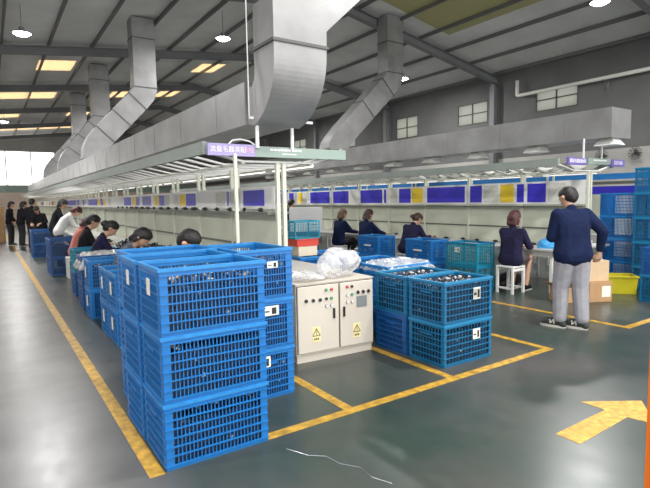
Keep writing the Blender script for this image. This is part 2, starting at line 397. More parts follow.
    link('hair', blob(hr, .010, hairc), root)
    return root

# standing man in the foreground on the right
man = person('man in navy jacket and pale grey trousers standing with his back turned', (5.56,3.13,0), math.radians(58), 'stand', lean=.10, nod=.40, turn=.30, fturn=.75,
             hair='short', top='navy', bottom='greytrouser', handL=(.27,.06,.20), handR=(-.02,-.30,.00), s=.99, vox=.009, stride=.05, bulk=1.18)
# right-hand assembly line, seated women
person('person on white stool in dark jacket and patterned skirt with bare legs', (6.93,4.93,0), math.radians(6), lean=.10, nod=.15, hair='bob', hairc='hair_red', top='navy2', bottom='pattern', skirt=True,
       handL=(.40,.10,.20), handR=(.40,-.14,.18), shoe='darkcloth', vox=.010)
person('woman in dark violet top with tied hair bending over blue crate at bench', (6.93,7.33,0), math.radians(4), lean=.34, nod=.42, hair='bunlow', hairc='hair_brown', top='navy2',
       handL=(.52,.14,.24), handR=(.50,-.18,.22), vox=.011)
person('woman in navy top with shoulder length hair, bare hands on the bench', (6.97,8.75,0), math.radians(0), lean=.12, nod=.22, hair='bob', hairc='hair_brown', top='navy',
       handL=(.50,.10,.20), handR=(.50,-.14,.20), vox=.011)
person('person in dark clothes with light brown hair seated farthest along the right bench', (6.97,9.75,0), math.radians(0), lean=.14, nod=.18, hair='bob', hairc='hair_tan', top='navy',
       handL=(.48,.12,.20), handR=(.48,-.14,.20), vox=.012)
person('dark-haired person in dark top visible above the white carton', (6.85,11.9,0), math.radians(25), 'stand', lean=.10, nod=.3, hair='short', top='navy2', s=.94,
       handL=(.35,.14,.15), handR=(.35,-.14,.15), vox=.013)
# left-hand line
person('black-haired man bent low behind nearest tall blue crate stacks', (1.46,5.02,0), math.radians(-42), lean=.24, nod=.40, hair='short', top='darkcloth',
       handL=(.45,.12,.22), handR=(.45,-.14,.22), vox=.011)
person('person with black bobbed hair and speckled grey top at the left bench', (1.36,6.88,0), math.radians(-30), lean=.36, nod=.50, hair='bob', top='floral',
       handL=(.46,.12,.24), handR=(.46,-.14,.24), vox=.011)
person('woman in dark violet top with hair in a round bun', (1.38,8.75,0), math.radians(-6), lean=.28, nod=.42, hair='bun', hairc='hair', top='navy2',
       handL=(.48,.12,.24), handR=(.48,-.14,.24), vox=.011)
person('short-haired man in black jacket seated beside coral shirt worker', (1.42,10.35,0), math.radians(-4), lean=.22, nod=.30, hair='short', top='darkcloth',
       handL=(.46,.12,.22), handR=(.46,-.14,.22), s=1.06, vox=.012)
person('person with dark red hair and coral top', (1.45,11.55,0), math.radians(0), lean=.30, nod=.38, hair='bob', hairc='hair_red', top='redcloth',
       handL=(.46,.12,.22), handR=(.46,-.14,.22), vox=.012)
person('person in white shirt leaning in towards the left bench', (1.40,13.75,0), math.radians(0), 'stand', lean=.55, nod=.45, hair='bob', hairc='hair_red', top='whitecloth', s=.98,
       handL=(.55,.14,.02), handR=(.55,-.14,.02), vox=.013)
person('black-clad standing worker right behind the white shirt', (1.45,15.3,0), math.radians(-10), 'stand', lean=.28, nod=.25, hair='bob', top='darkcloth', s=1.02,
       handL=(.45,.14,.10), handR=(.45,-.14,.10), vox=.014)
person('seated person in black facing aisle near the far blue crates', (1.45,18.9,0), math.radians(-120), 'stand', lean=.35, nod=.3, hair='short', top='darkcloth', s=.92,
       handL=(.35,.14,.10), handR=(.35,-.14,.10), vox=.016)
person('tall person in black standing with back turned by the far bench', (1.25,19.9,0), math.radians(60), 'stand', lean=.04, nod=.15, hair='short', top='darkcloth', s=1.04,
       handL=(.2,.2,.02), handR=(.2,-.2,.02), vox=.016)
person('person in black in the middle of the far standing group', (.98,21.6,0), math.radians(20), 'stand', lean=.12, nod=.25, hair='bob', top='darkcloth', s=1.0,
       handL=(.22,.16,.06), handR=(.22,-.16,.06), vox=.016)
person('person in black at the outer edge of the far standing group by the aisle', (.66,22.4,0), math.radians(-20), 'stand', lean=.08, nod=.2, hair='bob', top='darkcloth', s=1.0,
       handL=(.15,.2,.0), handR=(.15,-.2,.0), vox=.016)

# ------------------------------------------------------------------ building shell
XL, XR, Y0, Y1 = -8.4, 15.9, -7.0, 44.0
RX, RZ, ER, EL = 8.76, 6.95, 5.65, 5.03      # ridge x, ridge height, eaves
def roof_z(x): return RZ-(RZ-ER)*(x-RX)/(XR-RX) if x > RX else RZ-(RZ-EL)*(RX-x)/(RX-XL)
struct('floor', MB().box(XL-.2, XR+.2, Y0-4, Y1+.2, -.2, 0), 'floor')
# skylight strips are gaps in the sheeting, filled by their own panels
def roof_strip(mb, x0, x1, y0, y1, off=.0, th=.05):
    za, zb = roof_z(x0)+.36+off, roof_z(x1)+.36+off
    mb.add([(x0,y0,za),(x1,y0,zb),(x1,y1,zb),(x0,y1,za),(x0,y0,za+th),(x1,y0,zb+th),(x1,y1,zb+th),(x0,y1,za+th)],
           [(0,3,2,1),(4,5,6,7),(0,1,5,4),(1,2,6,5),(2,3,7,6),(3,0,4,7)])
sky_spans = [(20.2, 21.8), (26.2, 27.8), (32.2, 33.8), (38.2, 39.8)]
near_light = (7.4, 11.2)
rs = random.Random(5)
cells = [XL-.4, -6.3, -4.2, -2.1, -.6, .6, 1.8, 3.0, 4.2, 5.4, 6.6, 7.7, RX]
mb = MB()
ys = [Y0]+[v for sp in sky_spans for v in sp]+[Y1]
for i in range(0, len(ys), 2):
    a, b = ys[i], ys[i+1]
    for (x0, x1) in ((XL-.4, RX), (RX, XR+.3)):
        if i == 0:
            roof_strip(mb, x0, x1, a, near_light[0]); roof_strip(mb, x0, x1, near_light[1], b)
        else: roof_strip(mb, x0, x1, a, b)
roof_strip(mb, XL-.4, RX, *near_light); roof_strip(mb, 12.4, XR+.3, *near_light)
lights = []
for sp in sky_spans:
    roof_strip(mb, RX, XR+.3, *sp); lt = MB()
    for x0, x1 in zip(cells, cells[1:]):
        roof_strip(lt if rs.random() < (.3 if sp[0] < 25 else .6) else mb, x0, x1, *sp)
    lights.append(lt)
struct('ceiling', mb, 'roof')
mb = MB(); roof_strip(mb, RX, 12.4, *near_light)
tag(mb.build('window_1', 'skylight'), kind='structure')
n = 1
for lt in lights:
    n += 1; tag(lt.build('window_%d' % n, 'skylight_warm'), kind='structure')
tn = 0
def trim(mb, m):
    global tn
    tn += 1
    return tag(mb.build('trim_%d' % tn, m), kind='structure')
# rafters (I sections) every 5 m
for k in range(0, 8):
    y = 6.0*k
    mb = MB()
    for (xa, xb) in ((XL, RX), (RX, XR)):
        za, zb = roof_z(xa), roof_z(xb)
        for (dy, z0, z1) in ((.10, 0, .025), (.012, .025, .225), (.10, .225, .25)):
            mb.add([(xa,y-dy,za+z0),(xb,y-dy,zb+z0),(xb,y+dy,zb+z0),(xa,y+dy,za+z0),(xa,y-dy,za+z1),(xb,y-dy,zb+z1),(xb,y+dy,zb+z1),(xa,y+dy,za+z1)],
                   [(0,3,2,1),(4,5,6,7),(0,1,5,4),(1,2,6,5),(2,3,7,6),(3,0,4,7)])
    trim(mb, 'steel')
    if k:
        mb = MB(); mb.box(XR-.30, XR-.275, y-.10, y+.10, 0, ER); mb.box(XR-.03, XR-.0, y-.10, y+.10, 0, ER); mb.box(XR-.275, XR-.03, y-.01, y+.01, 0, ER)
        trim(mb, 'steel')
# purlins along the building
x = XL+.3
while x < XR:
    z = roof_z(x)+.25; mb = MB(); mb.box(x-.03, x+.03, Y0, Y1, z, z+.10); trim(mb, 'purlin'); x += 1.25

# right wall with window openings
wins = [(8.92, 10.41, 4.42, 5.17), (12.40, 13.86, 4.36, 5.17), (16.1, 17.5, 4.25, 5.17), (20.6, 22.0, 4.25, 5.17), (25.4, 26.8, 4.25, 5.17)]
mb = MB(); yy = Y0
for (a, b, z0, z1) in wins:
    mb.box(XR, XR+.2, yy, a, 2.93, ER+.5); mb.box(XR, XR+.2, a, b, 2.93, z0); mb.box(XR, XR+.2, a, b, z1, ER+.5); yy = b
mb.box(XR, XR+.2, yy, Y1, 2.93, ER+.5)
mb.m = 1; mb.box(XR, XR+.2, Y0, Y1, 0, 2.93)
struct('wall_right', mb, ['wall_dark', 'wall_light'])
for (a, b, z0, z1) in wins:
    n += 1
    w = tag(bpy.data.objects.new('window_%d' % n, None), kind='structure'); COL.objects.link(w); w.location = (XR, (a+b)/2, z0)
    hw, h = (b-a)/2, z1-z0
    fr = MB(); t = .03
    for (ya, yb, za, zb) in ((-hw,hw,0,t),(-hw,hw,h-t,h),(-hw,-hw+t,0,h),(hw-t,hw,0,h),(-.018,.018,0,h),(-hw,hw,h*.5-.014,h*.5+.014)): fr.box(-.01, .06, ya, yb, za, zb)
    fr.build('window_frame', 'seam', w)
    MB().box(.025, .035, -hw+.01, hw-.01, .01, h-.01).build('pane', 'frosted', w)

# back wall: pinkish base, teal band, tall glazing
mb = MB(); mb.box(XL, XR, Y1, Y1+.2, 0, 2.45); mb.m = 1; mb.box(XL, XR, Y1, Y1+.2, 2.45, 2.95); mb.m = 2; mb.box(XL, XR, Y1, Y1+.2, 5.55, 7.4); mb.box(4.6, XR, Y1, Y1+.2, 2.95, 5.55)
struct('wall_back', mb, ['wall_pink', 'wall_teal', 'wall_light'])
n += 1
w = tag(bpy.data.objects.new('window_%d' % n, None), kind='structure'); COL.objects.link(w); w.location = (0, Y1, 2.95)
fr = MB()
for k in range(9): fr.box(XL+1.62*k-.04, XL+1.62*k+.04, 0, .1, 0, 2.6)
fr.box(XL, 4.6, 0, .1, 0, .06); fr.box(XL, 4.6, 0, .1, 2.54, 2.6); fr.build('window_frame', 'white_paint', w)
MB().box(XL, 4.6, .04, .05, .02, 2.58).build('pane', 'glass', w)
# unseen left wall; its far glazed band is added to let in light
mb = MB(); mb.box(XL-.2, XL, Y0, 20, 1.2, 3.4); mb.box(XL-.2, XL, Y0, Y1, 0, 1.2); mb.box(XL-.2, XL, Y0, Y1, 3.4, 5.6)
struct('wall_left', mb, 'wall_light')
n += 1
w = tag(bpy.data.objects.new('window_%d' % n, None), kind='structure'); COL.objects.link(w); w.location = (XL, 32, 1.2)
fr = MB()
for k in range(13): fr.box(-.12, -.04, -12+2*k-.04, -12+2*k+.04, 0, 2.2)
fr.build('window_frame', 'white_paint', w)
MB().box(-.085, -.075, -12, 12, 0, 2.2).build('pane', 'glass', w)

# ------------------------------------------------------------------ floor markings
def line(label, x0, x1, y0, y1, m='linepaint', grp='yellow floor lines'):
    tag(MB().box(x0, x1, y0, y1, 0, .002).build('floor_line', m), label, 'floor marking', grp)
line('long yellow line along the left aisle beside the crates', .66, .745, 2.78, 30)
line('yellow line across the front of the crates and cabinet', 1.415, 4.66, 2.79, 2.87)
line('short yellow line on the floor left of the control cabinet feet', 2.08, 2.16, 2.872, 3.70)
line('yellow line running beside the green crates towards the cabinet', 3.18, 3.26, 2.872, 4.9)
line('yellow line from the right end of the front line going back', 4.58, 4.66, 2.872, 6.6)
line('yellow line passing behind the standing man towards the bench', 6.05, 6.13, 2.80, 9.0)
line('yellow line crossing the floor right of the standing man', 6.05, 8.6, 2.715, 2.797)
tag(MB().prism([(2.97,1.59),(3.60,1.605),(3.64,1.44),(3.98,1.68),(3.60,1.935),(3.60,1.755),(2.975,1.755)], 'z', 0, .002).build('floor_arrow', 'arrowpaint'),
    'worn yellow arrow painted on the grey floor', 'floor marking')
ck = MB(); pts = [(1.45,2.62),(1.52,2.47),(1.60,2.40),(1.62,2.28),(1.69,2.18),(1.68,2.06),(1.73,1.95)]
for a, b in zip(pts, pts[1:]): ck.tube([(a[0],a[1],.0008),(b[0],b[1],.0008)], .003, 4)
tag(ck.build('floor_crack', 'junk_grey'), 'thin pale crack in the green floor near the tall crates', 'crack')

# ------------------------------------------------------------------ crates
CW, CD, CH = .66, .465, .393
def panel(mb, length, cols, rows, solid=False, hole=False, big=False):
    """lattice wall in the local x-z plane, centred on x, outer face at y=0, thickness inward +y"""
    L = length/2; t = .012; z0, z1 = .012, CH-.018
    cp = .046 if not big else .030                                  # corner post
    tb = .024 if not big else .014                                  # solid band under the rim
    mb.box(-L, -L+cp, 0, t, z0, z1); mb.box(L-cp, L, 0, t, z0, z1)
    mb.box(-L+cp, L-cp, 0, t, z1-tb, z1); mb.box(-L+cp, L-cp, 0, t, z0, z0+.016)
    a, b = -L+cp, L-cp; za, zb = z0+.016, z1-tb
    if solid:
        mb.box(a, b, .004, t, za, zb)
    for i in range(1, cols):
        xx = a+(b-a)*i/cols; mb.box(xx-.0030, xx+.0030, .001, t-.002, za, zb)
    for j in range(0, rows+1):
        zz = za+(zb-za)*j/rows; mb.box(-L-.003, L+.003, -.007, t-.004, zz-.0032, zz+.0032)
    if hole: mb.box(-.075, .075, -.008, t, z1-.10, z1-.085)
def make_crate(name, label, cat, m, rimm, loc, rz, group, cols=24, rows=6, ecols=14, h=1.0, endsolid=True, card=None):
    t = thing(name, label, cat, loc, rz, group)
    W, D = CW/2, CD/2
    base = MB().box(-W+.006, W-.006, -D+.006, D-.006, 0, .016)
    for i in range(5): base.box(-W+.006, W-.006, -D+.02+i*(2*D-.06)/4, -D+.04+i*(2*D-.06)/4, .016, .020)
    base.build('base', m, t)
    lp = MB(); panel(lp, CW-.012, cols, rows, big=cols < 20); lme = lp.mesh('side_panel', m)
    ep = MB(); panel(ep, CD-.030, ecols, rows, endsolid, True, cols < 20); eme = ep.mesh('end_panel', m)
    o = link('side_panel', lme, t, (0, -D+.004, 0))
    o = link('side_panel', lme, t, (0, D-.004, 0)); o.rotation_euler = (0, 0, PI)
    o = link('end_panel', eme, t, (-W+.004, 0, 0)); o.rotation_euler = (0, 0, -PI/2)
    o = link('end_panel', eme, t, (W-.004, 0, 0)); o.rotation_euler = (0, 0, PI/2)
    rm = MB(); z0, z1 = CH-.020, CH; e = .004
    rm.box(-W-e, W+e, -D-e, -D+.020, z0, z1); rm.box(-W-e, W+e, D-.020, D+e, z0, z1)
    rm.box(-W-e, -W+.020, -D+.020, D-.020, z0, z1); rm.box(W-.020, W+e, -D+.020, D-.020, z0, z1)
    rm.build('rim', rimm, t)
    return t
protos = {}
def crate(m, x, y, lvl, label, rot=0, group=None, z=None, rimm=None, name='plastic_crate', h=1.0, cat='crate'):
    loc = (x, y, CH*lvl if z is None else z); rz = (PI/2 if rot else 0)+random.uniform(-.012, .012)
    key = m
    if key not in protos:
        if m in ('teal', 'aqua'): t = make_crate(name, label, cat, m, rimm or 'rim_teal', loc, rz, group, cols=14, rows=6, ecols=10, endsolid=False)
        else: t = make_crate(name, label, cat, m, 'rim_blue' if m == 'blue' else m, loc, rz, group, ecols=16, endsolid=False)
        protos[key] = t
    else:
        t = dup(protos[key], loc, rz, label, group)
        if not group and 'group' in t: del t['group']
    return t
def add_card(t, face, u, v, w=.09, h=.06, stains=True):
    """paper card on a crate wall; face: '-y','+y','-x','+x' in the crate's own frame"""
    mb = MB(); mb.box(-w/2, w/2, -.003, 0, -h/2, h/2); mb.m = 1
    if stains:
        mb.box(-w*.40, -w*.05, -.0042, -.003, -h*.12, h*.02); mb.box(w*.1, w*.36, -.0042, -.003, -h*.36, h*.30)
    o = mb.build('label_card', ['card', 'ink'], t)
    D = CD/2+.004; W = CW/2+.004
    if face == '-y': o.location = (u, -D, v)
    elif face == '+y': o.location = (u, D, v); o.rotation_euler = (0, 0, PI)
    elif face == '-x': o.location = (-W, u, v); o.rotation_euler = (0, 0, -PI/2)
    else: o.location = (W, u, v); o.rotation_euler = (0, 0, PI/2)
    o['label'] = 'white paper card'
    return o
# loose parts lying in a crate: uncountable -> stuff
def junk_mesh(seed, fill, bright=.16):
    rnd = random.Random(seed); mb = MB(); W, D = CW/2-.022, CD/2-.022
    nx, ny = 14, 10; grid = [[fill+rnd.uniform(-.025, .022) for _ in range(ny+1)] for _ in range(nx+1)]
    vs = []; fs = []
    for i in range(nx+1):
        for j in range(ny+1): vs.append((-W+2*W*i/nx, -D+2*D*j/ny, grid[i][j]))
    for i in range(nx):
        for j in range(ny): a = i*(ny+1)+j; fs.append((a, a+ny+1, a+ny+2, a+1))
    nb = len(vs); ring = [(i, 0) for i in range(nx+1)]+[(nx, j) for j in range(1, ny+1)]+[(i, ny) for i in range(nx-1, -1, -1)]+[(0, j) for j in range(ny-1, 0, -1)]
    for (i, j) in ring: vs.append((-W+2*W*i/nx, -D+2*D*j/ny, .021))
    k = len(ring)
    for q in range(k):
        a = ring[q]; b = ring[(q+1) % k]; fs.append((a[0]*(ny+1)+a[1], b[0]*(ny+1)+b[1], nb+(q+1) % k, nb+q))
    fs.append(tuple(nb+q for q in range(k))[::-1])
    mb.add(vs, fs)
    def bit(p):
        mb.m = rnd.choices([0, 1, 2, 3], [1-bright*2, bright, bright*.7, bright*.3])[0]
        s = rnd.uniform(.012, .028); T = Matrix.Translation(p) @ Euler((rnd.uniform(0, 3), rnd.uniform(0, 3), rnd.uniform(0, 3))).to_matrix().to_4x4()
        if rnd.random() < .5: mb.box(-s, s, -s*.5, s*.5, -s*.35, s*.35, T)
        else:
            o = len(mb.v); mb.cyl((0,0,-s*.7), s*.5, s*1.6, 7)
            for q in range(o, len(mb.v)): mb.v[q] = tuple(T @ Vector(mb.v[q]))
    for _ in range(170): bit(Vector((rnd.uniform(-W+.03, W-.03), rnd.uniform(-D+.03, D-.03), fill+rnd.uniform(.0, .035))))
    for _ in range(110):
        z = rnd.uniform(.04, fill)
        if rnd.random() < .6: bit(Vector((rnd.uniform(-W+.03, W-.03), rnd.choice((-1, 1))*(D-.012), z)))
        else: bit(Vector((rnd.choice((-1, 1))*(W-.012), rnd.uniform(-D+.03, D-.03), z)))
    return mb.mesh('loose_parts', ['junk_dark', 'junk_white', 'junk_grey', 'junk_tan'])
JM = [junk_mesh(1, .27, .07), junk_mesh(2, .29, .08), junk_mesh(3, .335, .10), junk_mesh(4, .33, .12)]
def junk(c, k, label, group='loose parts lying in crates'):
    o = bpy.data.objects.new('loose_parts', JM[k]); COL.objects.link(o); o.location = c.location; o.rotation_euler = c.rotation_euler
    return tag(o, label, 'loose parts', group, 'stuff')

lv = ['bottom', 'middle', 'top']
G1 = 'blue crates of the tall front stacks'
stacks = [('nearest front stack', 1.088, 3.015, 0), ('second stack behind the nearest one', 1.085, 3.49, 0),
          ('third stack, deepest of the front row', 1.155, 3.975, 0), ('tall stack between the front row and the control cabinet', 1.735, 3.715, 1)]
for (nm, x, y, rot) in stacks:
    for k in range(3):
        c = crate('blue', x+random.uniform(-.006, .006), y, k, '%s blue lattice crate of the %s' % (lv[k], nm), rot, G1)
        if rot: 
            add_card(c, '-x', (.04, -.02, -.05)[k], (.30, .305, .27)[k], (.11, .15, .09)[k], (.085, .075, .05)[k])
        elif k == 2: add_card(c, '-x', -.03, .27, .07, .10, False)
        if k == 2 and nm.startswith('second'): add_card(c, '-y', .0, .355, .06, .022, False)
        if not (k == 2 and 'third' in nm): junk(c, k % 2, 'dark loose parts in the %s crate of the %s' % (lv[k], nm))
G2 = 'blue-green crates beside the control cabinet'
for (nm, y) in (('front', 3.27), ('rear', 3.77)):
    for k in range(2):
        c = crate('teal' if not (nm == 'rear' and k == 0) else 'blue2', 3.66, y, k, '%s blue-green crate of the %s pair right of the control cabinet' % (('lower', 'upper')[k], nm), 0, G2)
        if nm == 'rear' and k == 0: c['label'] = 'dark blue lower crate of the rear pair right of the control cabinet'
        if nm == 'front': add_card(c, '-y', .10, (.26, .25)[k], .10, .10)
        junk(c, 2+k if k else 1, 'loose parts in the %s crate of the %s blue-green pair' % (('lower', 'upper')[k], nm))
G3 = 'crates standing along the left-hand line'
left = [('blue', 1.40, 5.80, 'first low stack past the tall ones', 2), ('blue', 1.40, 6.30, 'second low stack past the tall ones', 2), ('blue', 1.39, 7.42, 'stack in front of the film wrapped crate', 2),
        ('blue2', 1.40, 8.14, 'film wrapped stack', 2), ('aqua', 1.46, 9.40, 'stack topped by an aqua crate beside the bun-haired woman', 2),
        ('blue2', 1.38, 12.35, 'dark stack beside the aisle before the white shirt', 2), ('blue2', 1.38, 12.85, 'stack just behind the dark aisle stack', 2), ('blue2', 1.32, 16.9, 'farthest dark stack by the standing group', 2), ('blue2', 1.35, 17.45, 'stack behind the farthest dark one', 2)]
for (m, x, y, nm, k2) in left:
    for k in range(k2):
        mm = 'blue2' if (m == 'aqua' and k == 0) else m
        col = {'blue': 'blue', 'blue2': 'dark blue', 'aqua': 'aqua'}[mm]
        c = crate(mm, x, y, k, '%s %s crate of the %s' % (('lower', 'upper')[k], col, nm), 0, G3)
        if 'first low' in nm or 'second low' in nm or 'in front of' in nm: add_card(c, '-x', .02, .22, .08, .14, False)
        if 'first low' in nm and k == 1: add_card(c, '-y', -.18, .27, .06, .05, False)
        if k == 1: junk(c, 0, 'dark loose parts in the upper crate of the %s' % nm)
G4 = 'crates standing along the right-hand line'
right = [('aqua', 6.78, 5.62, 'aqua', 'stack beside the white stool'), ('blue', 6.72, 6.58, 'bright blue', 'stack in front of the bending woman'),
         ('blue', 6.68, 7.98, 'bright blue', 'stack between the two seated women'), ('blue2', 6.35, 10.35, 'dark blue', 'stack under the white carton')]
for (m, x, y, col, nm) in right:
    for k in range(2):
        c = crate(m, x, y, k, '%s %s crate of the %s' % (('lower', 'upper')[k], col, nm), 1, G4)
        if m == 'aqua': add_card(c, '+y', .08 if k else .10, .27, .10, .08)
        elif m == 'blue': add_card(c, '+y', .0, .20, .22, .03, False)
G5 = 'blue crates behind the control cabinet'
mid = [(3.98, 4.40, 0, 'film lined stack behind the blue-green pair'), (4.02, 4.92, 0, 'second film lined stack'), (3.62, 5.94, 1, 'stack carrying the pale carton tower'), (4.14, 5.94, 1, 'stack right of the carton tower')]
for (x, y, rot, nm) in mid:
    for k in range(2):
        c = crate('blue', x, y, k, '%s blue crate of the %s' % (('lower', 'upper')[k], nm), rot, G5)
G6 = 'tall crate stacks at the right edge'
for k in range(4): crate('blue', 9.25, 4.28, k, '%s blue crate of the tall stack behind the yellow tote' % ('lowest', 'second', 'third', 'topmost')[k], 1, G6)
for k in range(5): crate('teal', 8.83, 3.53, k, '%s dark teal crate of the tallest stack at the right edge' % ('lowest', 'second', 'third', 'fourth', 'topmost')[k], 1, G6)
for k in range(2): 
    c = crate('blue2' if k else 'teal', 7.98, 3.03, k, '%s crate of the short stack at the right edge' % ('lower teal', 'upper dark blue')[k], 1, G6)
    add_card(c, '-x', .16, .25, .07, .08, False)
# clear film draped on crates
def drape(name, label, x0, x1, y0, y1, z, drop, m='film', seed=1):
    rnd = random.Random(seed); nx, ny = 18, 14; mb = MB(); vs = []; fs = []
    for i in range(nx+1):
        for j in range(ny+1):
            u, w = i/nx, j/ny; e = max(0, max(abs(u-.5), abs(w-.5))*2-.72)/.28
            xx = x0+(x1-x0)*u; yy = y0+(y1-y0)*w; zz = z+.012+rnd.uniform(0, .03)-drop*e**1.2
            vs.append((xx+rnd.uniform(-.01, .01), yy+rnd.uniform(-.01, .01), zz))
    for i in range(nx):
        for j in range(ny): a = i*(ny+1)+j; fs.append((a, a+ny+1, a+ny+2, a+1))
    mb.add(vs, fs); o = mb.build(name, m, smooth=True)
    sd = o.modifiers.new('thick', 'SOLIDIFY'); sd.thickness = .003
    return tag(o, label, 'plastic film')
drape('plastic_sheet', 'clear crumpled film over the low left-hand stack before the aqua crate', 1.03, 1.77, 7.86, 8.42, CH*2, .22, 'film', 3)
drape('plastic_liner', 'loose clear film hanging over the blue crates behind the blue-green pair', 3.62, 4.40, 4.13, 4.70, CH*2, .10, 'film_thin', 4)

# ------------------------------------------------------------------ control cabinet
cb = thing('control_cabinet', 'ivory electrical control cabinet with two doors and warning stickers', 'control cabinet', (2.32, 3.945, 0), math.radians(-4.3))
W_, D_, H_ = .875, .50, .755
MB().box(0, W_, 0, D_, .075, H_).build('body', 'cab', cb, bevel=.003)
MB().box(.01, W_-.01, .012, D_-.012, 0, .075).build('plinth', 'cab', cb, bevel=.002)
MB().box(-.004, W_+.004, -.012, D_+.004, H_, H_+.006).build('top_plate', 'cab', cb)
for (nm, x0, x1) in (('l', .012, .455), ('r', .475, W_-.012)):
    MB().box(x0-.006, x1+.006, -.003, 0, .092, H_-.014).build('door_gasket', 'seam', cb)
    d = MB().box(x0, x1, -.020, -.003, .098, H_-.02).build('door', 'cab', cb, bevel=.004)
    hx = x1-.065 if nm == 'l' else x0+.03
    MB().box(hx, hx+.022, -.034, -.020, .40, .50).build('handle', 'black', d, bevel=.003)
    sh_ = .055 if nm == 'l' else .03
    wx = (x0+x1)/2-.03 if nm == 'l' else (x0+x1)/2-.005
    mb = MB(); mb.box(wx-.045, wx+.045, -.0225, -.0202, .14+sh_, .285+sh_); mb.m = 1
    tz = .20+sh_; R = .04
    for (a, b) in (((wx-R, tz), (wx+R, tz)), ((wx+R, tz), (wx, tz+.07)), ((wx, tz+.07), (wx-R, tz))): mb.tube([(a[0], -.023, a[1]), (b[0], -.023, b[1])], .0035, 5)
    mb.tube([(wx+.006, -.023, tz+.050), (wx-.008, -.023, tz+.030), (wx+.008, -.023, tz+.028), (wx-.003, -.023, tz+.008)], .003, 5)
    for k in range(3): mb.box(wx-.028+.020*k, wx-.014+.020*k, -.0232, -.0225, .158+sh_, .176+sh_)
    mb.build('warning_label', ['warn', 'ink'], d)['label'] = 'warning sticker with black triangle and bolt'
    def button(x, z, m, r=.012):
        b = MB(); b.cyl((x, -.036, z), r, .016, 12, 'y'); b.m = 1; b.cyl((x, -.026, z), r*1.35, .006, 12, 'y'); b.build('button', [m, 'junk_grey'], d)
    if nm == 'l':
        for k in range(3): button(.10+.075*k, .60-.002*k, 'black', .014)
        for k, (cx, cz, m) in enumerate(((.318, .685, 'green_btn'), (.375, .685, 'red'), (.318, .60, 'ink'), (.375, .60, 'green_btn'), (.318, .53, 'foam'), (.375, .53, 'foam'))): button(cx, cz, m)
    else:
        for k in range(3): button(.68+.063*k, .625, 'black', .014)
        for k, (cx, cz, m) in enumerate(((.555, .69, 'red'), (.61, .69, 'ink'), (.555, .61, 'foam'), (.61, .61, 'green_btn'), (.555, .54, 'foam'), (.61, .54, 'foam'))): button(cx, cz, m)
        MB().box(.665, .785, -.026, -.020, .475, .585).build('display', 'screen', d)
# crumpled clear bag and wrapped bundle on the cabinet
def crumple(name, label, cat, c, r, m, seed, sub=4, amp=.28):
    rnd = random.Random(seed); bm = bmesh.new(); bmesh.ops.create_icosphere(bm, subdivisions=sub, radius=1)
    dirs = [(Vector((rnd.gauss(0, 1), rnd.gauss(0, 1), rnd.gauss(0, 1))).normalized(), rnd.uniform(.3, 1)) for _ in range(34)]
    for v in bm.verts:
        n_ = v.co.normalized(); k = 1+amp*(sum(max(0, n_.dot(d)-.72)*a*3.2 for d, a in dirs)-.35)+rnd.uniform(-.03, .03)
        v.co = Vector((n_.x*r[0]*k, n_.y*r[1]*k, max(-r[2]*.8, n_.z*r[2]*k)))
    me = bpy.data.meshes.new(name); bm.to_mesh(me); bm.free(); me.materials.append(M[m])
    for p in me.polygons: p.use_smooth = False
    o = link(name, me); o.location = (c[0], c[1], c[2]+r[2]*.8)
    return tag(o, label, cat)
crumple('plastic_bag', 'crumpled clear plastic bag on top of the control cabinet', 'plastic bag', (2.90, 4.12, H_+.008), (.17, .15, .15), 'film', 11)
crumple('wrapped_bundle', 'film wrapped flat bundle on the left top of the control cabinet', 'bundle', (2.52, 4.18, H_+.008), (.17, .20, .045), 'film', 12, 4, .12)

# carton tower
def carton(label, x, y, z, w, d, h, m, rz=0, flaps=False, sticker=False, group=None, name='cardboard_box'):
    t = thing(name, label, 'box', (x, y, z), rz, group)
    mb = MB()
    if flaps:
        e = .006; mb.box(-w/2, w/2, -d/2, d/2, 0, e); mb.box(-w/2, w/2, -d/2, -d/2+e, e, h); mb.box(-w/2, w/2, d/2-e, d/2, e, h); mb.box(-w/2, -w/2+e, -d/2+e, d/2-e, e, h); mb.box(w/2-e, w/2, -d/2+e, d/2-e, e, h)
        mb.build('carton_body', m, t)
        for (sx, ang) in ((-1, .5), (1, -.45)):
            T = Matrix.Translation((sx*w/2, 0, h)) @ Matrix.Rotation(ang, 4, 'Y')
            f = MB(); f.box(min(0, sx*.14), max(0, sx*.14), -d/2, d/2, 0, .005, T); f.build('flap', m, t)
    else:
        mb.box(-w/2, w/2, -d/2, d/2, 0, h).build('carton_body', m, t, bevel=.003)
        MB().box(-w/2-.001, w/2+.001, -.025, .025, h-.0005, h+.001).build('tape', 'pale_card', t)
    if sticker: MB().box(w/2*.1, w/2*.85, -d/2-.003, -d/2, h*.25, h*.8).build('label_card', 'card', t)
    return t
carton('pale beige carton on blue crates, bottom of the small tower by the post', 3.58, 5.86, CH*2, .30, .28, .135, 'pale_card')
rt = thing('parts_bin', 'shallow red bin between the beige carton and the aqua crate', 'bin', (3.575, 5.86, CH*2+.137))
mb = MB(); mb.box(-.17, .17, -.15, .15, 0, .01); mb.box(-.17, .17, -.15, -.14, .01, .085); mb.box(-.17, .17, .14, .15, .01, .085); mb.box(-.17, -.16, -.14, .14, .01, .085); mb.box(.16, .17, -.14, .14, .01, .085)
mb.build('bin_body', 'red', rt); MB().box(-.18, .18, -.16, .16, .085, .097).build('lid', 'red', rt)
c = make_crate('plastic_crate', 'small aqua lattice crate on top of the red bin', 'crate', 'aqua', 'aqua', (3.575, 5.86, CH*2+.235), .02, None, cols=9, rows=5, ecols=6, endsolid=False)
c.scale = (.62, .62, .62)
carton('large white foam carton standing on dark blue crates by the right bench', 6.42, 10.35, CH*2, .78, .50, .58, 'foam', -.5, name='foam_box')

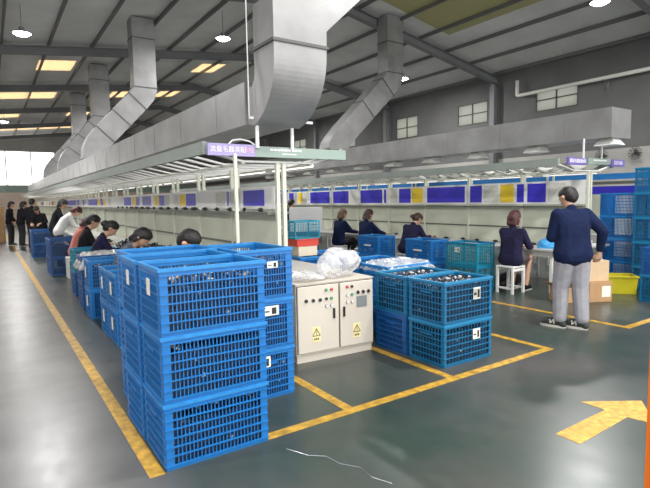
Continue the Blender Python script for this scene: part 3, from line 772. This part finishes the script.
# ------------------------------------------------------------------ assembly lines
def poster_list(seed):
    rnd = random.Random(seed); out = []; u = .02
    while u < .95:
        w = rnd.choice((.12, .18, .26, .34)); m = rnd.choice(('board_blue', 'board_blue', 'board_violet', 'yellow', 'greyposter', 'board_white'))
        out.append((u, min(.98, u+w), m)); u += w+.02
    return out
PA = {0: [(.10,.33,'board_blue'), (.36,.50,'greyposter'), (.515,.545,'board_violet'), (.56,.70,'greyposter')],
      1: [(.02,.20,'board_blue'), (.21,.33,'yellow'), (.36,.46,'greyposter'), (.56,.68,'greyposter'), (.69,.82,'board_blue'), (.84,.95,'yellow')],
      2: [(.03,.30,'board_violet'), (.40,.52,'board_violet'), (.54,.66,'yellow'), (.70,.98,'board_blue')]}
PB = {0: [(.14,.27,'greyposter'), (.29,.44,'board_blue'), (.47,.53,'board_blue'), (.56,.68,'yellow'), (.70,.84,'greyposter'), (.86,.98,'board_blue')],
      1: [(.02,.46,'board_blue'), (.52,.66,'yellow'), (.68,.84,'board_blue'), (.87,.97,'greyposter')],
      2: [(.02,.05,'board_blue'), (.08,.44,'board_blue'), (.52,.64,'greyposter'), (.66,.96,'board_blue')],
      3: [(.02,.45,'board_blue'), (.52,.62,'greyposter'), (.64,.74,'yellow'), (.76,.84,'greyposter'), (.86,.98,'board_blue')]}
# the first bay of a line shows its posters from the near post on
def make_bay_meshes(w0, w1, L, tz, hz0, hz1, panel_m, rail_m, y_front):
    D = {}
    D['tabletop'] = MB().box(-w0, w1, y_front, L-.01, tz-.03, tz).mesh('tabletop', 'table', bevel=.003)
    D['apron'] = MB().box(-w0+.03, -w0+.05, y_front+.03, L-.04, tz-.12, tz-.03).mesh('apron', 'table')
    D['leg'] = MB().box(-.02, .02, -.02, .02, 0, tz-.03).mesh('leg', 'white_paint')
    D['back_panel'] = MB().box(-.012, .012, .03, L-.01, tz+.002, hz0-.06).mesh('back_panel', panel_m)
    D['shelf'] = MB().box(-.13, .13, .03, L-.01, hz0-.055, hz0-.03).mesh('shelf', 'dark_rail')
    D['rail'] = MB().box(-.03, -.013, .03, L-.01, tz+.27, tz+.295).mesh('rail', 'dark_rail')
    D['post'] = MB().box(-.02, .02, -.02, .02, tz+.002, 1.93).mesh('post', 'cream')
    D['header_board'] = MB().box(-.045, -.032, .03, L-.01, hz0, hz1).mesh('header_board', 'board_white')
    arm = MB(); arm.rectsweep([(-w0+.02, 0, 2.03), (-w0*.5, 0, 1.945), (w1*.5, 0, 1.945), (w1-.02, 0, 2.03)], .065, .02, Vector((0,1,0)))
    D['canopy_arm'] = arm.mesh('canopy_arm', 'white_paint')
    D['inner_rail'] = MB().box(-.015, .015, .0, L-.005, 1.915, 1.934).mesh('inner_rail', 'cream')
    D['canopy_rail'] = MB().box(-.02, .02, .0, L-.005, 2.0, 2.12).mesh('canopy_rail', rail_m)
    rf = MB(); k = 9; prof = [(-.25+.5*i/k, 2.03-.05*math.sin(PI*i/k)) for i in range(k+1)]
    D['reflectors'] = []
    for sgn, ww in ((-1, w0), (1, w1)):
        mb = MB(); n_ = 8; vs = []; fs = []
        for i in range(n_+1):
            t = i/n_; x = sgn*(ww*.30+(ww*.66)*t); z = 1.985+.055*t+.03*math.sin(t*PI*2)
            vs += [(x, -.15, z+.05), (x, -.05, z+.0), (x, .05, z+.0), (x, .15, z+.07)]
        for i in range(n_):
            for j in range(3): a = i*4+j; fs.append((a, a+4, a+5, a+1))
        o = len(vs); vs += [(p[0], p[1], p[2]+.006) for p in vs]; fs += [tuple(i+o for i in f)[::-1] for f in fs]
        mb.add(vs, fs); D['reflectors'].append(mb.mesh('reflector', 'reflector'))
    D['lamp_tube'] = MB().cyl((0, .12, 0), .016, L/2-.24, 8, 'y').mesh('lamp_tube', 'tube')
    return D
ITEM = None
def bay(label, x, y, L, w0, w1, tz, hz0, hz1, D, posters, group, tubes=True):
    t = thing('assembly_bench', label, 'workbench', (x, y, 0), 0, group)
    link('tabletop', D['tabletop'], t); link('apron', D['apron'], t)
    for (lx, ly) in ((-w0+.06, .12), (-w0+.06, L/2+.1), (w1-.06, .12), (w1-.06, L/2+.1)): link('leg', D['leg'], t, (lx, ly, 0))
    link('back_panel', D['back_panel'], t); link('shelf', D['shelf'], t); link('rail', D['rail'], t)
    for ly in (0, L/2):
        link('post', D['post'], t, (-.02, ly, 0)); link('canopy_arm', D['canopy_arm'], t, (0, ly+.045, 0)); link('post', D['post'], t, (.055, ly, 0))
    for q in (.22, .36, .66, .80): link('canopy_arm', D['canopy_arm'], t, (0, L*q, 0))
    hb = link('header_board', D['header_board'], t)
    for (u0, u1, m) in posters:
        MB().box(-.049, -.045, .03+(L-.04)*u0, .03+(L-.04)*u1, hz0+.035, hz1-.035).build('poster', m, hb)
    link('canopy_rail', D['canopy_rail'], t, (-w0, 0, 0)); link('canopy_rail', D['canopy_rail'], t, (w1, 0, 0))
    link('inner_rail', D['inner_rail'], t, (-w0*.5, 0, 0)); link('inner_rail', D['inner_rail'], t, (w1*.5, 0, 0))
    for q in (range(4) if w0 > .85 else ()):
        for s_ in (0, 1):
            r = link('reflector', D['reflectors'][s_], t, (0, L*(q+.5)/4, 0))
    if tubes:
        for q in (0, 1):
            for xx in (w1*.62,):
                link('lamp_tube', D['lamp_tube'], t, (xx, L/2*q, 1.925))
    return t
ORD = ['nearest', 'second', 'third', 'fourth', 'fifth', 'sixth', 'seventh', 'eighth', 'ninth', 'tenth', 'eleventh', 'twelfth', 'thirteenth']
LA, LB = 2.35, 2.45
DA = make_bay_meshes(.80, .80, LA, .75, 1.455, 1.70, 'panel', 'rail_green', .0)
DB = make_bay_meshes(.88, .75, LB, .69, 1.40, 1.80, 'panel', 'rail_green', .0)
XA, YA, XB, YB = 2.55, 4.62, 8.2, 4.38
for k in range(13): bay('%s bench bay of the left-hand assembly line counted from the front' % ORD[k], XA, YA+LA*k, LA, .80, .80, .75, 1.455, 1.70, DA, PA.get(k) or poster_list(100+k), 'bays of the left-hand assembly line')
for k in range(8): bay('%s bench bay of the right-hand assembly line counted from the front' % ORD[k], XB, YB+LB*k, LB, .88, .75, .69, 1.40, 1.80, DB, PB.get(k) or poster_list(200+k), 'bays of the right-hand assembly line')
# third line seen through the second
for k in range(5):
    y = 2.2+4.4*k
    t = thing('partition_bench', '%s bay of the blue topped partition behind the right-hand line' % ORD[k], 'workbench', (10.7, y, 0), 0, 'bays of the partition behind the right-hand line')
    MB().box(-.4, .4, 0, 4.38, .70, .73).build('tabletop', 'table', t)
    for (lx, ly) in ((-.36, .1), (.36, .1), (-.36, 4.2), (.36, 4.2)): MB().box(lx-.02, lx+.02, ly-.02, ly+.02, 0, .70).build('leg', 'white_paint', t)
    MB().box(-.02, .02, 0, 4.38, .73, 1.56).build('back_panel', 'panel', t)
    MB().box(-.03, .03, 0, 4.38, 1.56, 1.72).build('header_board', 'board_blue', t)
    MB().box(-.06, .06, 0, 4.38, 1.76, 1.82).build('shelf', 'dark_rail', t)
    MB().box(-.02, .02, 0, 4.38, 1.86, 1.98).build('top_board', 'board_sky', t)
    for ly in (.05, 2.2, 4.3): MB().box(-.05, -.021, ly-.02, ly+.02, 1.56, 2.06).build('post', 'cream', t)

# small black tools on benches and shelves
def tool_mesh():
    mb = MB(); mb.tube([(-.07,0,.03), (-.03,0,.032), (.05,0,.030), (.09,0,.026)], [.018,.028,.026,.018], 8); mb.box(-.02, .02, -.012, .012, .0, .03); mb.tube([(-.07,0,.03), (-.11,.02,.012), (-.15,.0,.008)], .006, 5)
    return mb.mesh('hand_tool', 'black', smooth=True)
TM = tool_mesh()
def tool(x, y, z, rz, label, group):
    o = bpy.data.objects.new('hand_tool', TM); COL.objects.link(o); o.location = (x, y, z); o.rotation_euler = (0, 0, rz); o.scale = (.8, .8, .8); tag(o, label, 'tool', group)
for k in range(16):
    y = 4.75+k*.40
    tool(XB-.30+random.uniform(-.05, .05), y, .69, PI/2+random.uniform(-.4, .4), 'small black tool lying in the row along the right-hand bench top', 'black tools on the right-hand bench top')
for k in range(18):
    y = 4.9+k*.42
    tool(XA-.085, y, 1.425, PI/2+random.uniform(-.4, .4), 'small black tool on the shelf under the left-hand header boards', 'black tools on the left-hand shelf')
for k in range(14):
    tool(XA-.40+random.uniform(-.15, .12), 4.8+k*.5, .75, random.uniform(0, 3), 'small black part lying on the left-hand bench top', 'black parts on the left-hand bench top')
def heap(x, y, z, rx, ry, rz_, label, seed):
    rnd = random.Random(seed); mb = MB()
    for _ in range(150):
        a, r = rnd.uniform(0, 6.28), math.sqrt(rnd.random()); h = rz_*(1-r*r)*rnd.random()
        mb.m = rnd.choices([0, 1, 2], [.75, .12, .13])[0]; s = rnd.uniform(.014, .03)
        T = Matrix.Translation((rx*r*math.cos(a), ry*r*math.sin(a), h+.02)) @ Euler((rnd.uniform(0, 3), rnd.uniform(0, 3), rnd.uniform(0, 3))).to_matrix().to_4x4()
        mb.box(-s, s, -s*.5, s*.5, -s*.4, s*.4, T)
    o = mb.build('parts_heap', ['junk_dark', 'junk_white', 'junk_grey']); o.location = (x, y, z)
    tag(o, label, 'loose parts', 'heaps of small parts on the left-hand bench', 'stuff')
for k, (y, nm) in enumerate(((5.6, 'beside the bent man'), (7.35, 'beyond the speckled top'), (8.05, 'before the bun-haired woman'), (9.6, 'past the bun-haired woman'))):
    heap(XA-.38, y, .75, .26, .30, .14, 'heap of dark small parts on the left-hand bench %s' % nm, 30+k)
crumple('plastic_bag', 'light blue plastic bag lying on the near end of the right-hand bench', 'plastic bag', (7.62, 4.72, .69), (.13, .12, .07), 'bag_blue', 21, 3, .3)

# ------------------------------------------------------------------ signs
def text(body, size, m, parent, loc, rot, name='lettering'):
    cu = bpy.data.curves.new('txt', 'FONT'); cu.body = body; cu.size = size; cu.extrude = .002; cu.align_x = 'CENTER'; cu.align_y = 'CENTER'
    o = bpy.data.objects.new('txt', cu); COL.objects.link(o)
    dg = bpy.context.evaluated_depsgraph_get(); dg.update(); me = bpy.data.meshes.new_from_object(o.evaluated_get(dg)); bpy.data.objects.remove(o)
    me.materials.clear(); me.materials.append(M[m]); q = link(name, me, parent, loc); q.rotation_euler = rot; return q
sg = thing('hanging_sign', 'long violet and sage sign with white characters at the head of the left-hand line', 'sign', (1.75, 4.555, 1.985))
p = MB().box(0, .49, -.02, .02, 0, .115).build('violet_panel', 'lilac_sign', sg)
text('流量毛器装配', .062, 'white_txt', p, (.205, -.022, .058), (PI/2, 0, 0)); text('A线', .062, 'pink_txt', p, (.425, -.022, .058), (PI/2, 0, 0))
p = MB().box(.492, 1.61, -.02, .02, 0, .105).build('sage_panel', 'green_sign', sg)
mk = MB()
for k in range(9): mk.box(.66+.042*k, .692+.042*k, -.023, -.02, .066, .084)
for k in range(5): mk.box(.80+.035*k, .825+.035*k, -.023, -.02, .030, .040)
mk.build('lettering', 'white_txt', p)
MB().box(.25, .28, -.05, -.02, -1.985, .02).build('support_pole', 'cream', sg)
lp = MB(); lp.tube([(.22,.0,.115), (.26,0,.15), (.34,0,.165), (.44,0,.15), (.50,0,.115)], .008, 6); lp.build('cable', 'white_paint', sg)
hg = thing('hanger_frame', 'white tubular hanger frame above the long violet and sage sign', 'frame', (2.24, 4.52, 2.09))
MB().box(-.06, .67, -.015, .015, .255, .28).build('crossbar', 'white_paint', hg)
for xx in (.02, .42): MB().box(xx-.015, xx+.015, -.013, .013, -.02, .255).build('upright', 'white_paint', hg)
MB().tube([(-.06, 0, .28), (-.06, 0, 1.2), (-.06, 0, 4.4)], .006, 6).build('cord', 'white_paint', hg)
sb = thing('hanging_sign', 'short three-part violet and sage sign at the head of the right-hand line', 'sign', (7.42, 4.30, 2.02))
p = MB().box(0, .54, -.02, .02, 0, .115, Matrix.Rotation(.03, 4, 'Z')).build('violet_panel', 'purple_sign', sb)
text('流量毛器装配B线', .066, 'white_txt', p, (.27, -.014, .058), (PI/2, 0, .03))
p = MB().box(.56, 1.26, -.02, .02, .02, .12).build('sage_panel', 'green_sign', sb)
mk = MB()
for k in range(7): mk.box(.72+.06*k, .765+.06*k, -.023, -.02, .075, .095)
mk.build('lettering', 'white_txt', p)
p = MB().box(1.28, 1.74, -.02, .02, .0, .115).build('violet_panel', 'purple_sign', sb)
text('装配车间', .072, 'white_txt', p, (1.51, -.022, .058), (PI/2, 0, 0))
for xx in (.45, 1.0): MB().box(xx-.013, xx+.013, -.01, .01, .10, .415).build('hanger_rod', 'white_paint', sb)

# ------------------------------------------------------------------ ducts
def duct(label, x0, x1, y0, y1, z0, z1, step, outlets=False):
    t = thing('air_duct', label, 'duct', ((x0+x1)/2, y0, z0)); w = (x1-x0)/2; h = z1-z0
    MB().box(-w, w, 0, y1-y0, 0, h).build('duct_body', 'galv', t)
    y = step*.6
    fm = MB().box(-w-.004, w+.004, -.006, .006, -.004, h+.004).mesh('flange', 'galv')
    while y < y1-y0: link('flange', fm, t, (0, y, 0)); y += step
    if outlets:
        om = MB().frust((-.24,.06,-.20,.14), (-.14,.10,-.09,.10), -.11, -.0).mesh('outlet_hood', 'white_paint')
        y = .16
        while y < 12: link('outlet_hood', om, t, (0, y, 0)); y += 1.25
    return t
duct('long galvanised duct above the left-hand line', 2.20, 2.75, 4.66, 37, 2.31, 2.73, 1.25)
duct('long galvanised duct above the right-hand line with a closed near end', 7.90, 8.50, 3.90, 30, 2.42, 2.87, 1.25, True)
def drop(label, pts, w, h, flanges, wd=Vector((1,0,0))):
    t = thing('drop_duct', label, 'duct', pts[-1], 0, 'duct drops from the roof'); b = Vector(pts[-1])
    mb = MB(); q = [Vector(p)-b for p in pts]; mb.rectsweep(q, w, h, wd); mb.build('duct_body', 'galv', t)
    for (i, f) in flanges:
        a, c = q[i], q[i+1]; d = (c-a).normalized(); p = a+(c-a)*f
        ww = (w[i]+(w[i+1]-w[i])*f) if isinstance(w, list) else w; hh = (h[i]+(h[i+1]-h[i])*f) if isinstance(h, list) else h
        m2 = MB(); m2.rectsweep([p-d*.012, p+d*.012], ww+.03, hh+.03, wd); m2.build('flange', 'galv_dark', t)
    return t
# near drop that elbows into the open front end of the left-hand duct
def arc(c, r, a0, a1, n_, f): return [f(c[0]+r*math.cos(a0+(a1-a0)*i/n_), c[1]+r*math.sin(a0+(a1-a0)*i/n_)) for i in range(n_+1)]
# near drop: comes down from the right, turns vertical and elbows into the open front end of the left-hand duct
t = thing('drop_duct', 'largest duct drop with a dark flange above the long violet sign', 'duct', (2.485, 4.22, 2.5), 0, 'duct drops from the roof')
def P(x, y, z): return (x-2.485, y-4.22, z-2.5)
MB().rectsweep([P(2.485,4.22,2.98), P(2.485,4.22,3.26), P(4.9,4.22,5.44)], .40, .57, Vector((0,1,0))).build('upper_duct', 'galv', t)
low = [P(2.485,4.22,2.98)]+arc((4.62, 2.86), .40, PI, PI*1.42, 18, lambda y, z: P(2.483, y, z+.10 if 0 else z+.06*0))
low += [P(2.48,4.655,2.50)]
k_ = len(low)
MB().rectsweep(low, [.57-.05*i/(k_-1) for i in range(k_)], [.40-.04*i/(k_-1) for i in range(k_)]).build('elbow_duct', 'galv', t)
for (za, sz) in ((2.98, .03),): MB().rectsweep([P(2.485,4.22,za-.014), P(2.485,4.22,za+.014)], .57+sz, .40+sz).build('flange', 'galv_dark', t)
for f in (.30, .62):
    d = Vector((2.415, 0, 2.18)).normalized(); p = Vector(P(2.485,4.22,3.26))+Vector((2.415, 0, 2.18))*f
    MB().rectsweep([p-d*.008, p+d*.008], .41, .58, Vector((0,1,0))).build('seam', 'galv', t)
YV = Vector((0,1,0))
for (y, xx, lab) in ((15.05, 3.94, 'second duct drop running down onto the left-hand duct'), (20.7, 3.78, 'third duct drop of the left-hand duct'), (26.4, 3.85, 'farthest duct drop of the left-hand duct')):
    zr = roof_z(xx)+.3
    drop(lab, [(xx,y,zr), (xx,y,5.6), (xx,y,4.78), (xx-.06,y,4.62), (xx-.22,y,4.42), (2.78,y,3.40), (2.62,y,3.20), (2.52,y,3.00), (2.485,y,2.732)], .50, [.62,.62,.62,.62,.62,.60,.58,.56,.55], [(0,.5), (1,.97), (4,.02), (4,.5), (4,.97)], YV)
drop('duct drop running down onto the right-hand duct', [(10.42,11.72,roof_z(10.42)+.3), (10.42,11.72,6.0), (10.42,11.72,5.28), (10.35,11.72,5.10), (10.15,11.72,4.88), (8.58,11.72,3.40), (8.36,11.72,3.16), (8.24,11.72,3.0), (8.2,11.72,2.872)], .46, [.63,.63,.63,.63,.62,.60,.60,.60,.60], [(0,.8), (1,.97), (4,.02), (4,.5)], YV)

# ------------------------------------------------------------------ lamps
def lamp(x, y, z, label):
    t = thing('ceiling_lamp', label, 'lamp', (x, y, z), 0, 'round lamps hanging from the roof')
    MB().cyl((0,0,.012), .20, .05, 20, r2=.16).build('housing', 'lamp_body', t); MB().cyl((0,0,.062), .06, .10, 12).build('driver', 'lamp_body', t)
    MB().cyl((0,0,-.03), .12, .042, 20, r2=.19).build('lens', 'lens', t)
    rz = roof_z(x)+.25-z
    MB().tube([(0,0,.16), (0,0,max(.2, rz))], .008, 6).build('hanging_rod', 'steel', t)
    L = bpy.data.lights.new('lamp_light', 'AREA'); L.shape = 'DISK'; L.size = .38; L.energy = LAMP_W; L.color = (1, .985, .97)
    o = bpy.data.objects.new('lamp_light', L); COL.objects.link(o); o.parent = t; o.location = (0, 0, -.045)
LAMP_W = 260
for (x, y, z, lab) in ((.95, 14.28, 5.63, 'bright round lamp over the left aisle, nearer one'), (5.82, 13.6, 6.11, 'round lamp left of the large duct drop'), (11.28, 5.90, 5.69, 'largest round lamp at the top right'),
                       (12.79, 13.72, 5.85, 'small lamp beside the right-hand duct drop'), (.94, 29.2, 5.57, 'far round lamp over the left aisle, low in the view')): lamp(x, y, z, lab)
for (x, y, z) in ((-3.5, 4.0, 5.3), (-3.5, 15.0, 5.3), (5.4, 1.5, 5.9), (11.0, -1.5, 5.8), (.9, 0.5, 5.5), (5.8, 23.0, 6.0), (12.5, 23.0, 5.8)):
    lamp(x, y, z, 'round lamp hanging from the roof outside the main view')

# ------------------------------------------------------------------ pipe, fans
pt = thing('white_pipe', 'white pipe on brackets along the upper right wall', 'pipe', (XR-.25, 10.98, 5.05))
MB().tube([(0,0,.52), (0,0,.06), (0,-.02,.015), (0,-.07,0), (0,-3,-.0), (0,-11,.0)], .06, 12).build('pipe_run', 'pipe', pt, True)
for yy in (-3.0, -5.0, -7.5):
    mb = MB(); mb.box(-.06, .245, yy-.02, yy+.02, -.075, -.052); mb.box(.20, .245, yy-.02, yy+.02, -.35, -.052); mb.tube([(.22, yy, -.33), (-.04, yy, -.07)], .012, 6); mb.build('bracket', 'steel', pt)
for (y, lab) in ((7.98, 'dark wall fan left of the other above the tall crates'), (7.02, 'dark wall fan nearer the right edge above the tall crates')):
    t = thing('wall_fan', lab, 'fan', (XR, y, 2.73), 0, 'wall fans above the crates'); r = .18
    MB().tube([(0,0,0), (-.16,0,0)], .025, 8).build('arm', 'black', t); MB().cyl((-.24,0,0), .05, .10, 12, 'x').build('motor', 'black', t)
    g = MB()
    for k in range(5):
        rr = r*(k+1)/5; pts = [(-.30, rr*math.cos(a*PI/10), rr*math.sin(a*PI/10)) for a in range(21)]; g.tube(pts, .005, 5)
    for k in range(12): a = k*PI/6; g.tube([(-.30, 0, 0), (-.29, r*math.cos(a), r*math.sin(a)), (-.20, r*.95*math.cos(a), r*.95*math.sin(a))], .005, 5)
    g.build('guard', 'black', t)
    for k in range(3):
        b = MB(); T = Matrix.Translation((-.265,0,0)) @ Matrix.Rotation(k*2*PI/3, 4, 'X') @ Matrix.Rotation(.4, 4, 'Z'); b.box(-.004, .004, -.045, .045, .02, .13, T); b.build('blade', 'steel', t)

# ------------------------------------------------------------------ right foreground things
def stool(x, y, label, group='white stools at the right-hand line'):
    t = thing('stool', label, 'stool', (x, y, 0), 0, group)
    MB().box(-.16, .16, -.16, .16, .415, .44).build('seat', 'white_paint', t, bevel=.004)
    for sx in (-1, 1):
        for sy in (-1, 1): MB().box(sx*.14-.018, sx*.14+.018, sy*.14-.018, sy*.14+.018, 0, .415).build('leg', 'white_paint', t)
    for sx in (-1, 1): MB().box(sx*.14-.012, sx*.14+.012, -.122, .122, .07, .10).build('stretcher', 'white_paint', t)
    MB().box(-.122, .122, -.152, -.128, .36, .40).build('rail', 'white_paint', t); MB().box(-.122, .122, .128, .152, .36, .40).build('rail', 'white_paint', t)
for (x, y, lab) in ((6.93, 4.93, 'white wooden stool under the woman in patterned skirt'), (6.93, 7.33, 'white stool under the bending woman in dark violet'), (6.97, 8.75, 'white stool under the woman with bare hands on the bench'),
                    (6.97, 9.75, 'white stool under the farthest seated person'), (6.55, 9.20, 'empty white stool in the aisle before the farthest seated person'), (7.62, 4.28, 'white stool pushed under the near end of the right-hand bench')): stool(x, y, lab)
for (x, y, lab) in ((1.46, 5.02, 'stool under the bent man'), (1.36, 6.88, 'stool under the speckled top'), (1.38, 8.75, 'stool under the bun-haired woman'), (1.42, 10.35, 'stool under the man in black jacket'), (1.45, 11.55, 'stool under the coral top')):
    stool(x, y, 'white '+lab+' at the left-hand bench', 'white stools at the left-hand line')
carton('lower brown carton with a white label, stacked by the bench end', 7.33, 3.80, 0, .36, .32, .29, 'brown', -.45, sticker=True)
carton('upper brown carton on the labelled carton by the bench end', 7.36, 3.84, .292, .33, .28, .30, 'tan', -.42)
carton('open brown carton with flaps on the floor behind the standing man', 6.98, 4.02, 0, .32, .30, .22, 'brown', -.3, flaps=True)
tt = thing('storage_tote', 'yellow plastic tote on the floor beside the brown cartons', 'tote', (8.22, 3.92, 0), math.radians(-50))
mb = MB(); 
for (a, b) in (((-.25,.25,-.17,-.162), (-.27,.27,-.19,-.182)), ((-.25,.25,.162,.17), (-.27,.27,.182,.19)), ((-.25,-.242,-.162,.162), (-.27,-.262,-.182,.182)), ((.242,.25,-.162,.162), (.262,.27,-.182,.182))): mb.frust(a, b, .0, .265)
mb.box(-.245, .245, -.165, .165, .003, .012); mb.build('tote_body', 'totey', tt)
mb = MB(); e = .285; g = .205; mb.box(-e, e, -g, -g+.03, .258, .275); mb.box(-e, e, g-.03, g, .258, .275); mb.box(-e, -e+.03, -g+.03, g-.03, .258, .275); mb.box(e-.03, e, -g+.03, g-.03, .258, .275); mb.build('rim', 'totey', tt)
t = thing('paper_box', 'white paper box on the near corner of the right-hand bench', 'box', (8.30, 4.50, .69), .1)
MB().box(-.13, .13, -.10, .10, 0, .075).build('carton_body', 'foam', t, bevel=.003)
MB().box(-.132, .132, -.102, .102, .068, .085).build('lid', 'foam', t)
crumple('bag', 'black bag on the floor under the right-hand bench', 'bag', (7.45, 5.35, 0), (.24, .20, .12), 'black', 33, 3, .2)
op = thing('rack_upright', 'orange steel rack upright at the right edge close to the camera', 'post', (2.385, .9, 0))
mb = MB(); mb.box(-.075, -.065, -.05, .05, .008, 2.2); mb.box(-.065, .02, -.05, -.042, .008, 2.2); mb.box(-.065, .02, .042, .05, .008, 2.2); mb.build('column', 'orange', op)
MB().box(-.11, .06, -.09, .09, 0, .008).build('foot_plate', 'orange', op)
for k in range(8): MB().box(-.0765, -.075, -.012, .012, .25+.22*k, .30+.22*k).build('slot', 'ink', op)
# cartons at the far left
for k, (x, y, z, h) in enumerate(((.15, 25.0, 0, .75), (.15, 25.0, .752, .70), (-.75, 25.3, 0, .75), (-.75, 25.3, .752, .62))):
    carton('%s brown carton of the far %s pile across the aisle' % ('upper' if z else 'lower', 'right' if x > 0 else 'left'), x, y, z, .8, .7, h, 'brown', 0, group='brown cartons across the far aisle')

# ------------------------------------------------------------------ light and view
w = bpy.data.worlds.new('world'); S.world = w; w.use_nodes = True
bg = w.node_tree.nodes['Background']; bg.inputs[0].default_value = (1, .985, .96, 1); bg.inputs[1].default_value = 3.4
S.view_settings.view_transform = 'Standard'; S.view_settings.look = 'None'; S.view_settings.gamma = 1; S.view_settings.use_curve_mapping = False
S.view_settings.exposure = 0.12
